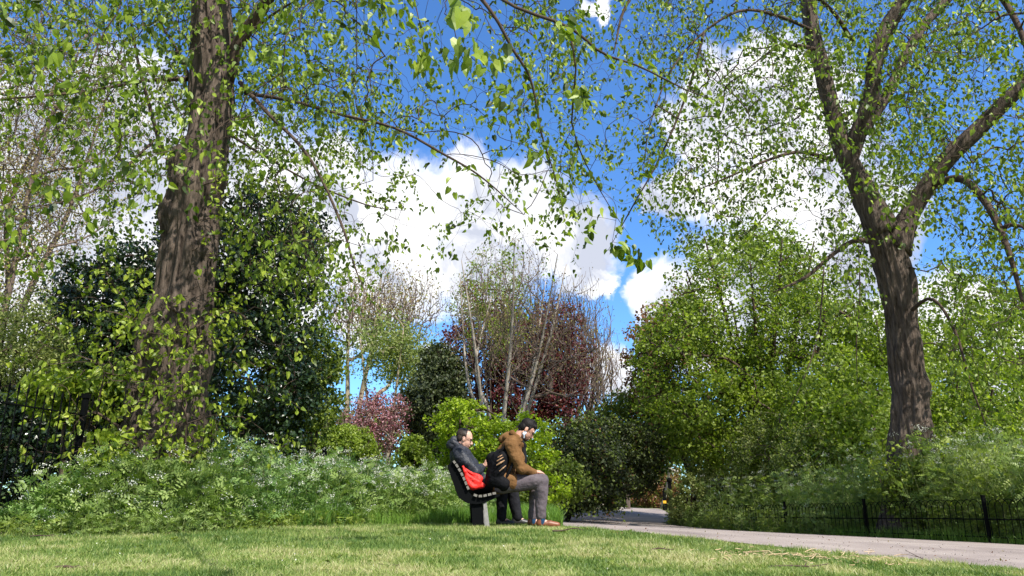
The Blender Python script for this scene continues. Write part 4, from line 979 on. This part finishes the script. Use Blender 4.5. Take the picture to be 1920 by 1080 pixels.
def bare_tree(name, label, base, Y, crown, seed, bark, stems, ntar, r0, leafm=None, lsize=.05, per=0, dep=2.0, rtip=.004, split=.35, spread=.5, shell=.3, cr=.15, arch=.0):
    rg = np.random.default_rng(seed); b0 = P(*base, Y); b0[2] = float(T(b0[0], b0[1]))-.05
    root = empty(name, b0, label, 'tree'); net = Net(seed); lb = G()
    Es = [boxell(*c[:4], c[4] if len(c) > 4 else Y, dep) for c in crown]; c0, R0 = Es[0]
    for k in range(stems):
        a = 2*math.pi*(k+.5*rg.random())/stems
        e = c0+np.array([math.cos(a)*R0[0]*spread, math.sin(a)*R0[1]*spread, R0[2]*rg.uniform(.25, .7)])
        if stems == 1: e = c0+np.array([0, 0, R0[2]*.4])
        p0 = b0+np.array([math.cos(a), math.sin(a), 0])*(.0 if stems == 1 else .12)
        m1 = p0*(1-split)+e*split; m1[:2] = p0[:2]*(1-split*.9)+e[:2]*split*.9
        q, rr = net.limb([p0, m1, p0*.35+e*.65+rg.normal(size=3)*.10*R0[0], e], [r0*rg.uniform(.8, 1.1), r0*.75, r0*.5, r0*.15], attach=False)
        lb.tube(q, rr, 10)
    vol = np.array([R[0]*R[2] for _, R in Es]); vol /= vol.sum()
    tg = np.concatenate([ellip(int(ntar*v), c, R, rg, shell) for (c, R), v in zip(Es, vol)])
    key = np.linalg.norm(tg-b0, axis=1); tg = tg[np.argsort(key+rg.normal(0, .12*key.max(), len(key)))]
    net.grow(tg, .25*Y/20, -.08, .035, rtip, .42, lift=.30*Y/22); tw = G(); net.twigs(tw, 3)
    lb.make('trunk', M[bark], root, True); tw.make('branch', M['bud_twig'], root, True)
    if leafm:
        tp = np.repeat(net.A[net.tips], per, 0); g = G(); p = tp+rg.normal(size=tp.shape)*cr
        leaves(g, p, rdir(len(p), -.3, rg), rdir(len(p), .4, rg), lsize*rg.uniform(.6, 1.2, len(p)), QUAD, rg.random(len(p)))
        g.make('crown', M[leafm], root)
    return root
bare_tree('budding_tree', 'tall tree in brownish bud filling the sky at the far left', (-90, 900), 24, [(-160, -60, 290, 520), (-150, 250, 180, 640)], 41, 'bud_twig', 5, 3200, .14, 'bud', .085, 9, 3, .0055, .4, .6, .2, .35)
bare_tree('plane_tree', 'pale barked tree with bare twiggy crown far behind the pink blossom', (650, 900), 45, [(590, 500, 835, 660)], 42, 'pbark', 3, 1100, .20, 'bud', .13, 5, 3.5, .012, .45, .5, .2, .5)
bush('willow_tree', 'small willow green tree with light airy crown behind the pink blossom', 'tree', [(640, 590, 820, 720, 36, 2.2), (700, 620, 830, 735, 36, 2)], 36, 'willow', 'pbark', 420, 20, .13, 43, .45, stems=3, up=0, shell=.2, spread=.4, thick=.12, flat=1.2, tname='trunk')
bush('pink_blossom_shrub', 'rounded shrub in pink blossom behind the clipped yellow green dome', 'shrub', [(640, 728, 768, 860, 24, 1.3)], 24, 'pink', 'bud_twig', 520, 9, .065, 44, .24, stems=7, shell=.3, spread=.5, extra=[('copper', .4, .07, 'bronze_leaves')])
bare_tree('twiggy_shrub', 'greyish bare twiggy bush left of the pink blossom', (635, 860), 26, [(600, 750, 665, 850)], 45, 'bud_twig', 6, 500, .03, 'bud', .05, 2, 1, .006)
bush('dark_shrub', 'dark green leafy shrub between the pink blossom and the bright shrub', 'shrub', [(755, 665, 880, 880, 26, 1.6), (790, 640, 860, 760, 27, 1.3)], 26, 'dark', 'twig', 620, 40, .12, 46, .34, stems=4)
bush('clipped_dome', 'rounded yellow green clipped bush beside the railing', 'hedge', [(588, 798, 705, 900, 19, .9)], 19, 'green', 'twig', 420, 40, .065, 47, .14, stems=5, shell=.82)
bush('clipped_cone', 'small pointed yellow green bush left of the seated men', 'hedge', [(748, 822, 806, 905, 18, .5), (760, 815, 792, 870, 18, .35)], 18, 'green', 'twig', 240, 40, .06, 48, .11, stems=4, shell=.7)
bush('bright_shrub', 'vivid lime green leafy shrub directly behind the two seated men', 'shrub', [(805, 740, 915, 850, 15, .7), (870, 770, 985, 900, 15, .8), (955, 775, 1030, 850, 15, .6), (940, 830, 1055, 905, 14.8, .6), (780, 850, 930, 950, 15.5, 1), (985, 880, 1070, 950, 15, .6), (830, 800, 960, 900, 15.6, .8)], 15, 'bright', 'twig', 600, 30, .072, 49, .20, stems=6, flat=.4, up=.9)
bare_tree('multi_stem_tree', 'pale many stemmed tree still nearly bare, rising behind the men', (935, 860), 22, [(840, 435, 1080, 700), (815, 500, 1140, 720), (880, 560, 1150, 760)], 50, 'grey', 7, 2300, .080, 'bud', .06, 2, 2.2, .0040, .35, .95, .35, .08, .02)
bush('young_green_tree', 'small yellow green tree seen through the bare pale stems', 'tree', [(850, 470, 1010, 690, 27, 1.6)], 27, 'green', 'twig', 260, 22, .09, 51, .32, stems=2, shell=.3, tname='trunk')
bush('copper_tree', 'dark red purple leaved tree behind the bare pale stems', 'tree', [(835, 540, 1000, 770, 31, 2), (960, 560, 1110, 800, 31, 2), (900, 600, 1080, 820, 31, 2)], 31, 'copper', 'twig', 700, 40, .13, 52, .5, stems=2, thick=.14, spread=.3, shell=.35, tname='trunk')
bare_tree('leafless_tree', 'brown hazy leafless tree to the right of the copper tree', (1080, 900), 37, [(985, 515, 1165, 790), (1040, 600, 1170, 820)], 53, 'bud_twig', 4, 2400, .13, 'bud', .09, 1, 3, .0085, .4, .5, .25, .3)
bush('shady_shrub', 'broad dark shrub overhanging the grass verge by the path', 'shrub', [(1025, 800, 1180, 960, 23, 1.6), (1120, 790, 1240, 930, 26, 1.6), (1060, 780, 1190, 880, 25, 1.5), (1020, 860, 1115, 965, 22, .8)], 24, 'dark', 'twig', 1000, 40, .10, 54, .30, stems=6, base=P(1062, 950, 23.5), extra=[('rust', .14, .09, 'rusty_leaves'), ('mid', .5, .10, 'green_leaves')])
bush('understory_tree', 'medium green tree arching over the far end of the path', 'tree', [(1105, 725, 1260, 880, 33, 2), (1170, 700, 1300, 890, 33, 2), (1190, 770, 1330, 860, 31, 1.5)], 33, 'mid', 'twig', 620, 36, .13, 55, .5, stems=3, thick=.09, base=P(1142, 950, 41), spread=.1, tname='trunk')
bush('rusty_shrub', 'rusty brown shrub at the end of the path beyond the gate', 'shrub', [(1180, 868, 1280, 965, 48, 1.6)], 48, 'rust', 'bud_twig', 420, 26, .13, 56, .3, stems=6, extra=[('mid', .35, .13, 'green_leaves')])
bush('far_green_shrub', 'low deep green bush closing the view beyond the gate posts', 'shrub', [(1120, 890, 1240, 970, 52, 1.6)], 52, 'mid', 'twig', 380, 30, .14, 57, .4, stems=5)
bush('round_green_tree', 'large rounded many stemmed green tree to the right of the path', 'tree', [(1240, 415, 1580, 760, 27, 3.6), (1175, 540, 1400, 860, 26, 3), (1380, 500, 1650, 880, 26, 3), (1230, 700, 1560, 900, 25, 2.5)], 27, 'green', 'twig', 2100, 26, .125, 58, .46, stems=9, thick=.11, spread=.45, shell=.5, rtip=.006, bh=.4, tname='trunk', extra=[('rust', .05, .10, 'bronze_tips')])
bush('chestnut_tree', 'tree with coppery new leaves at the left of the round green tree', 'tree', [(1160, 590, 1270, 790, 30, 1.8), (1190, 540, 1330, 760, 31, 2)], 30, 'rust', 'twig', 300, 24, .15, 59, .42, stems=2, thick=.12, base=P(1320, 900, 31), shell=.35, tname='trunk')
bush('background_tree', 'fresh green tree behind the right lime trunk', 'tree', [(1560, 560, 1760, 900, 24, 2), (1440, 660, 1700, 920, 22, 2), (1500, 740, 1680, 900, 20, 1.5)], 24, 'green', 'twig', 900, 34, .12, 60, .42, stems=4, thick=.1, tname='trunk')
bush('background_tree', 'fresh green tree filling the right edge beyond the lime', 'tree', [(1700, 500, 2050, 900, 25, 3), (1740, 650, 2000, 960, 21, 2)], 25, 'green', 'twig', 1100, 30, .125, 61, .45, stems=3, thick=.14, shell=.4, tname='trunk')
bush('twiggy_green_shrub', 'broad olive toned twiggy shrub below the round green tree', 'shrub', [(1290, 775, 1440, 960, 26.5, 1.4), (1365, 780, 1540, 960, 22.8, 1.2), (1450, 785, 1600, 960, 20.3, 1.0)], 23, 'pale', 'bud_twig', 900, 26, .075, 62, .26, stems=9, spread=.6, shell=.55, extra=[('green', .8, .075, 'green_leaves')])
FY = 24.0
bush('bramble_shrub', 'leafy undergrowth hiding the foot of the right lime trunk', 'shrub', [(1655, 850, 1770, 985, 14.5, .35), (1720, 850, 1810, 985, 14.3, .4)], 14, 'green', 'twig', 200, 26, .07, 64, .2, stems=6)
bush('variegated_shrub', 'light leaved shrub spilling over the fence corner by the gate', 'shrub', [(1256, 885, 1325, 990, FY, .5), (1290, 870, 1400, 975, FY+1, .6)], FY, 'pale', 'twig', 320, 36, .075, 63, .2, stems=6)

# ------------------------------------------------------------------ far wood closing the horizon
def far_wood():
    rg = np.random.default_rng(77); g = G()
    n = 60000; x = rg.uniform(-75, 75, n); y = 66+rg.uniform(-3, 10, n)
    top = 5.5+3.0*vnoise(np.stack([x, x*0, x*0], -1), .12, 3)+1.5*vnoise(np.stack([x, x*0, x*0], -1), .5, 4)
    z = top*rg.random(n)**.7
    p = np.stack([x, y, z], 1)
    leaves(g, p, rdir(n, -.3, rg), rdir(n, .5, rg)+np.array([0, -.7, 0]), .42*rg.uniform(.6, 1.3, n), QUAD, np.clip(vnoise(p, .25, 9)+rg.normal(0, .15, n), 0, 1))
    o = g.make('far_wood', M['mid']); tag(o, 'distant band of green woodland closing the view between the nearer trees', 'woodland', kind='stuff')
far_wood()

# ------------------------------------------------------------------ herbs
def fern(g, p, d, n, ln, rr, pairs=5):
    """compound ferny leaves"""
    m = len(p); t = norm(d); n = norm(n-(n*t).sum(1, keepdims=True)*t+1e-6); b = np.cross(n, t)
    for i in range(pairs):
        f = .25+.75*i/(pairs-1); w = (1-f*.8)*.42
        c = p+t*(ln*f)[:, None]+np.array([0, 0, -1.])*(ln*.28*f*f)[:, None]
        for s in (1, -1) if i < pairs-1 else (0,):
            dd = t*.55+b*s*.9 if s else t
            leaves(g, c, dd, n, ln*max(w, .16), (LANCE[0]*np.array([1, 1.7, 1]), LANCE[1]), rr)
def herb_bed(name, label, n, samp, hf, seed, mats, fl=.2, leaf=.13, per=5, stemr=.003, lowdense=1., flmin=.75, fsz=1.0):
    rg = np.random.default_rng(seed); xy = samp(n, rg); n = len(xy); z0 = T(xy[:, 0], xy[:, 1]); h = hf(xy)*rg.uniform(.40, 1.22, n)
    base = np.stack([xy[:, 0], xy[:, 1], z0-.01], 1); lean = rg.normal(size=(n, 2))*.16*h[:, None]
    top = base+np.concatenate([lean, h[:, None]], 1); mid = base*.5+top*.5-np.concatenate([lean*.2, h[:, None]*0], 1)
    st = G(); segs(st, base, mid, np.full(n, stemr*1.3), np.full(n, stemr)); segs(st, mid, top, np.full(n, stemr), np.full(n, stemr*.5))
    gs = [G() for _ in mats]
    which = (vnoise(np.concatenate([xy, xy[:, :1]*0], 1), .9, seed)+rg.normal(0, .12, n) > .5).astype(int) if len(mats) > 1 else np.zeros(n, int)
    for k, gg in enumerate(gs):
        I = np.nonzero(which == k)[0]
        if not len(I): continue
        J = np.repeat(I, per); f = rg.random(len(J))**lowdense
        p = base[J]+(top[J]-base[J])*f[:, None]
        a = rg.uniform(0, 2*math.pi, len(J)); d = np.stack([np.cos(a), np.sin(a), rg.uniform(-.6, 1.1, len(J))], 1)
        nn = np.stack([-np.cos(a)*.3, -np.sin(a)*.3, np.ones(len(J))*.6], 1)+rg.normal(size=(len(J), 3))*.6
        fern(gg, p, d, nn, leaf*rg.uniform(.5, 1.3, len(J)), np.clip(rg.normal(.5, .25, len(J)), 0, 1))
    rt = tag(bpy.data.objects.new(name, None), label, 'wildflowers', kind='stuff'); C.objects.link(rt)
    st.make('stem', M['stem'], rt)
    for gg, mm_ in zip(gs, mats):
        if gg.n: gg.make('leaves', M[mm_], rt)
    # flat white umbels at stem tips
    I = np.nonzero((rg.random(n) < (fl(xy) if callable(fl) else fl)) & (h > flmin*hf(xy)))[0]
    if len(I):
        g = G(); k = 34; J = np.repeat(I, k); m = len(J); R_ = np.repeat(rg.uniform(.025, .055, len(I))*fsz, k)
        cl = np.tile(np.arange(k) % 7, len(I)); a = cl*2*math.pi/7+rg.normal(0, .25, m); rr = np.where(cl == 0, .1, .75)*R_
        off = np.stack([np.cos(a)*rr, np.sin(a)*rr, rg.normal(0, .004, m)+(R_-rr)*.9], 1)+rg.normal(size=(m, 3))*(R_*.2)[:, None]
        leaves(g, top[J]+off+np.array([0, 0, .01]), rdir(m, 0, rg), rdir(m, 1.2, rg), .0085*rg.uniform(.7, 1.5, m)*fsz, QUAD, rg.random(m)); g.make('flower_heads', M['umbel'], rt)
    return rt
edge = np.array([hit(x, y) for x, y in ((-150, 1005), (150, 1004), (300, 1003), (420, 997), (520, 992), (620, 989), (700, 987))])
fx = lambda y: -5.0+(y-5.8)*3.0/23.7           # railing line
bedpoly = [tuple(q) for q in edge]+[(-1.0, 11.0), (-.55, 12.6), (-.45, 15), (-.5, 19), (fx(22)+.1, 22), (fx(9)+.1, 9), (fx(6)+.1, 6.2), (-7.5, 6.6)]
def poly_samp(poly, lo, hi, fall=0):
    def f(n, rg):
        out = []
        tot = 0
        while tot < n:
            q = np.array(lo)+(np.array(hi)-np.array(lo))*rg.random((n*3, 2))
            q = q[inpoly(q[:, 0], q[:, 1], poly)]
            if fall: q = q[rg.random(len(q)) < np.clip(fall/q[:, 1], 0, 1)**2]
            out.append(q); tot += len(q)
        return np.concatenate(out)[:n]
    return f
def hleft(xy):
    x, y = xy[:, 0], xy[:, 1]
    e = np.array([np.interp(v, edge[:, 0], edge[:, 1]) for v in x]); din = np.clip(y-e, 0, 9)
    h = np.interp(din, [0, .2, .6, 1.5, 4], [.18, .50, .80, .95, .95])
    h = h*np.interp(x, [-5.2, -4.4, -2.6, -1.4, -.6], [1.1, .88, .76, .74, .74])
    return h*(.72+.56*vnoise(np.concatenate([xy, xy[:, :1]*0], 1), 1.7, 12))
herb_bed('wildflower_bank', 'tall bank of cow parsley and ferny green herbs along the left edge of the lawn', 7800, poly_samp(bedpoly, (-7.5, 6), (-.5, 22), 9), hleft, 81, ['herb', 'nettle'], lambda q: np.interp(q[:, 0], [-5, -3.2, -2.2, -1.2], [.12, .18, .42, .5]), .19, 8, lowdense=.75, fsz=1.45)
# low spillover at the lawn edge
def edge_samp(n, rg):
    t_ = rg.random(n)*(len(edge)-1); i = t_.astype(int); f = (t_-i)[:, None]
    q = edge[i]*(1-f)+edge[np.minimum(i+1, len(edge)-1)]*f; q[:, 1] += rg.normal(.05, .12, n); return q
herb_bed('herb_edge', 'low leafy weeds spilling onto the mown grass below the wildflower bank', 2600, edge_samp, lambda xy: np.full(len(xy), .16), 82, ['herb2', 'herb'], .02, .085, 6, .002)
# right bed behind the fence
fa = [q for q in FA[::-1]]
inner = [(q[0]+.22, q[1]+.1) for q in fa]
bed2 = inner+[(inner[-1][0]+6, inner[-1][1]), (14.0, 14), (13.5, 19), (9.0, 25)]
def hright(xy):
    return np.interp(np.hypot(xy[:, 0]-7.4, xy[:, 1]-14.3), [0, 1.5, 5], [1.75, 1.6, 1.3])
herb_bed('wildflower_bed', 'rank green herbs and cow parsley flowers behind the low bow top fence', 9000, poly_samp(bed2, (4, 8), (14, 24), 12), hright, 83, ['herb2', 'herb'], .20, .22, 8, fsz=1.8)
# big round leaves among the herbs
for cx, cy, Yc, lab in ((215, 845, 7.9, 'clump of broad yellow green leaves low in front of the left railing'),):
    b0 = P(cx, cy+60, Yc); root = empty('broad_leaved_plant', (b0[0], b0[1], float(T(b0[0], b0[1]))), lab, 'plant')
    nt3 = Net(91); nt3.limb([(b0[0], b0[1], 0), (b0[0], b0[1]+.05, .65)], [.008, .004]); q = P(cx, cy, Yc)+rng.normal(size=(26, 3))*np.array([.16, .12, .12])
    nt3.grow(q, .1, .1, .1, .0018, .4); sg = G(); nt3.twigs(sg, 4, .01); sg.make('stem', M['stem'], root)
    g = G(); put_leaves(nt3, g, .11, 2, .5, HEART, 2, .03); g.make('leaves', M['shoot'], root)

# ------------------------------------------------------------------ grass
def blades(g, xy, h, w, rg, rr, lean=.5, two=False):
    n = len(xy); z = T(xy[:, 0], xy[:, 1]); b = np.stack([xy[:, 0], xy[:, 1], z], 1)
    a = rg.uniform(0, 2*math.pi, n); s = np.stack([np.cos(a), np.sin(a), 0*a], 1)*(w/2)[:, None]
    a2 = rg.uniform(0, 2*math.pi, n); l = np.stack([np.cos(a2), np.sin(a2), 0*a2], 1)*(h*lean*rg.random(n))[:, None]
    up = np.array([0, 0, 1.])*h[:, None]
    if two:
        V = np.stack([b-s, b+s, b+s*.7+up*.6+l*.35, b-s*.7+up*.6+l*.35, b+up+l], 1); k = 5
        q = np.arange(n)[:, None]*k
        g.add(V.reshape(-1, 3), [np.array([[0, 1, 2, 3]])+q, np.array([[3, 2, 4]])+q], np.repeat(rr, k))
    else:
        V = np.stack([b-s, b+s, b+up+l], 1); g.add(V.reshape(-1, 3), np.array([[0, 1, 2]])+np.arange(n)[:, None]*3, np.repeat(rr, 3))
def lawn():
    rg = np.random.default_rng(101); n = 900000
    y = 3.3+8.2*rg.random(n)**1.55; x = rg.uniform(-1, 1, n)*(.74*y+.6)
    ok = ~inpoly(x, y, PATH) & ~inpoly(x, y, bedpoly) & ~((x > 3.9) & (y > 5)) & (y < np.interp(x, [-3, -1, 0, 1.5], [9.2, 10.2, 10.6, 11]))
    x, y = x[ok], y[ok]; n = len(x)
    q = np.stack([x, y, x*0], 1); pt = vnoise(q, 1.1, 6)*.4+vnoise(q, 4, 7)*.35+vnoise(q, 14, 8)*.25
    keep = rg.random(n) < .45+.75*pt; x, y, pt = x[keep], y[keep], pt[keep]; n = len(x)
    rr = np.clip((pt-.5)*2.3+.42+rg.normal(0, .24, n), 0, 1)
    h = (.016+.032*rg.random(n)**1.5)*(1+1.1*(vnoise(np.stack([x, y, x*0], 1), 7, 2)-.5)); w = .0032+.0007*y*.5+.001*rg.random(n)
    g = G(); nr = y < 5.4
    blades(g, np.stack([x, y], 1)[nr], h[nr], w[nr], rg, rr[nr], 1.2, True); blades(g, np.stack([x, y], 1)[~nr], h[~nr], w[~nr]*1.3, rg, rr[~nr], 1.2)
    o = g.make('lawn_grass', M['lawn']); tag(o, 'short mown yellow green grass across the foreground', 'grass', kind='stuff')
lawn()
def long_grass(name, label, poly, lo, hi, n, h0, seed):
    rg = np.random.default_rng(seed); xy = poly_samp(poly, lo, hi)(n, rg); q = np.concatenate([xy, xy[:, :1]*0], 1)
    h = h0*(.5+.7*rg.random(n))*(.6+.8*vnoise(q, 2.2, seed)); g = G()
    blades(g, xy, h, .006+.005*rg.random(n), rg, np.clip(vnoise(q, 2.5, 3)*.8+rg.normal(.1, .2, n), 0, 1), .7, True)
    o = g.make(name, M['long']); tag(o, label, 'grass', kind='stuff')
e2 = [tuple(hit(x, y)) for x, y in ((560, 992), (640, 989), (760, 986), (850, 985), (925, 984))]
long_grass('long_grass', 'bright green uncut grass between the bench and the wildflower bank', e2+[(-.05, 12), (.1, 20), (-1.3, 22), (-1.9, 14), (-2.9, 10.4)], (-4, 8), (1, 22), 60000, .24, 111)
e3 = [tuple(q) for q in LW[8:13]]
long_grass('verge_grass', 'bright green grass verge left of the path behind the men', e3+[(2.6, 40), (1.0, 30), (.1, 19), (-.3, 12)], (-.5, 9.5), (5, 40), 60000, .24, 112)
fe = [(q[0]-.1, q[1]) for q in fa]+[(q[0]+.5, q[1]) for q in fa[::-1]]
seg1 = [(q[0]-w_, q[1]) for q, w_ in zip(fa[:5], (.30, .25, .18, .12, .05))]+[(q[0]+.4, q[1]) for q in fa[:5][::-1]]
herb_bed('fence_herbs', 'green herbs growing through and over the far part of the low fence', 700, poly_samp(seg1, (2, 16), (9, 28)), lambda xy: np.interp(xy[:, 1], [12, 16, 20, 25], [.35, .5, .62, .66]), 84, ['herb2', 'herb'], .08, .15, 7)
long_grass('fence_foot_grass', 'tufts of green growth along the foot of the low fence', fe, (4, 8), (10, 24), 9000, .20, 113)

# ------------------------------------------------------------------ litter on the lawn
straw = plain('straw', (.42, .29, .16), .8, .2, 0, (.58, .45, .28), 12)
drk = plain('dark_twig', (.07, .045, .035), .85, .2)
rgl = np.random.default_rng(121)
def stick(px, py, ln, ang, r, label, m=drk, lift=.02, fork=True):
    x, y = hit(px, py); c = np.array([x, y, float(T(x, y))+.03]); d = np.array([math.cos(ang), math.sin(ang), lift])
    pts = [c-d*ln/2, c-d*ln*.15+rgl.normal(size=3)*ln*.03, c+d*ln*.2+rgl.normal(size=3)*ln*.03, c+d*ln/2]
    g = G(); q = catmull(pts, 10); g.tube(q, np.linspace(r, r*.4, 10), 6)
    if fork: g.tube([q[5], q[5]+np.array([d[0]*.5-d[1]*.5, d[1]*.5+d[0]*.5, .15])*ln*.35], [r*.6, r*.25], 5)
    o = g.make('fallen_twig', m, None, True); tag(o, label, 'twig', 'fallen twigs on the lawn')
stick(1735, 1058, .34, 1.9, .004, 'thin dark twig standing up out of the straw at the path edge', lift=.35)
stick(1240, 1040, .20, .3, .006, 'short brown twig on the grass below the middle of the path')
stick(85, 1012, .26, .1, .007, 'dark forked twig at the foot of the wildflower bank, far left')
stick(130, 1075, .16, .3, .009, 'stubby dark twig at the bottom left edge of the lawn')
stick(730, 1070, .16, 2.6, .007, 'small dark twig on the lawn below the bench, near the bottom edge')
stick(1500, 1070, .40, .25, .007, 'long pale brown twig lying on the grass beneath the straw', fork=True)
stick(1120, 978, .55, .1, .010, 'dark twig lying across the shaded path beside the shoe', fork=False)
stick(1065, 1001, .30, .05, .008, 'dark twig in the grass just right of the tan shoe', fork=False)
g = G()
for k in range(170):
    px = rgl.choice([1400, 1450, 1500, 1560, 1640])+rgl.normal()*45; py = np.interp(px, [1300, 1500, 1700, 1800], [1042, 1050, 1060, 1066])+rgl.normal()*6
    x, y = hit(px, min(py, 1078)); ln = rgl.uniform(.02, .09)*(2.2 if k % 9 == 0 else 1); a = rgl.uniform(-1.3, 1.3); c = np.array([x, y, float(T(x, y))+rgl.uniform(.015, .04)]); d = np.array([math.cos(a), math.sin(a), rgl.normal()*.12])*ln/2
    g.tube([c-d, c+rgl.normal(size=3)*.006, c+d], [.0025, .003, .002], 4)
o = g.make('straw_litter', straw); tag(o, 'scattered dry straw and dead stems where the lawn meets the path', 'litter', kind='stuff')
g = G(); m = 90
pp = []
for k in range(m):
    px = rgl.uniform(0, 1900); py = rgl.uniform(1008, 1078); x, y = hit(px, py); pp.append((x, y, float(T(x, y))+.03))
leaves(g, np.array(pp), rdir(m), rdir(m, 1.5), .010*rgl.uniform(.5, 1.5, m), HEART, rgl.random(m)); o = g.make('fallen_petals', M['umbel']); tag(o, 'small white petals and bits of litter dotted over the lawn', 'petals', kind='stuff')
g = G(); m = 60
pp = []
for k in range(m):
    px = rgl.uniform(1080, 1900); py = np.interp(px, [1080, 1900], [978, 1040])+rgl.uniform(-4, 22); x, y = hit(px, py); pp.append((x, y, float(T(x, y))+.03))
leaves(g, np.array(pp), rdir(m), rdir(m, 2.), .016*rgl.uniform(.5, 1.5, m), HEART, rgl.random(m)); o = g.make('dead_leaves', M['rust']); tag(o, 'dead leaf fragments scattered on the path', 'leaf litter', kind='stuff')

g = G(); m = 420; pp = []
for k in range(m):
    px = rgl.uniform(1050, 1910); py = np.interp(px, [1050, 1910], [972, 1045])+rgl.uniform(-8, 24); x, y = hit(px, py)
    if inpoly(np.array([x]), np.array([y]), PATH)[0]: pp.append((x, y, float(T(x, y))+.022))
pp = np.array(pp); m = len(pp); leaves(g, pp, rdir(m), rdir(m, 1.), .010*rgl.uniform(.4, 1.6, m), (QUAD[0]*np.array([1, 1, 3]), QUAD[1]), rgl.random(m))
o = g.make('grit', plain('grit', (.10, .085, .07), .9, .1, 0, (.34, .31, .27), 9)); tag(o, 'loose grit and crumbs of bark on the tarmac path', 'grit', kind='stuff')
# daisy leaves and small weeds in the lawn
rgw = np.random.default_rng(131); g = G(); pp = []; dd = []
for k in range(150):
    px = rgw.uniform(0, 1500); py = rgw.uniform(1000, 1078); x, y = hit(px, py)
    if inpoly(np.array([x]), np.array([y]), PATH)[0]: continue
    for j in range(7):
        a = rgw.uniform(0, 2*math.pi); pp.append((x, y, float(T(x, y))+.012)); dd.append((math.cos(a), math.sin(a), rgw.uniform(.2, .9)))
m = len(pp); leaves(g, np.array(pp), np.array(dd), rdir(m, 2.), .034*rgw.uniform(.5, 1.4, m), QUAD, rgw.random(m))
o = g.make('lawn_weeds', M['mid']); tag(o, 'small rosettes of broad leaved weeds scattered through the mown grass', 'weeds', kind='stuff')
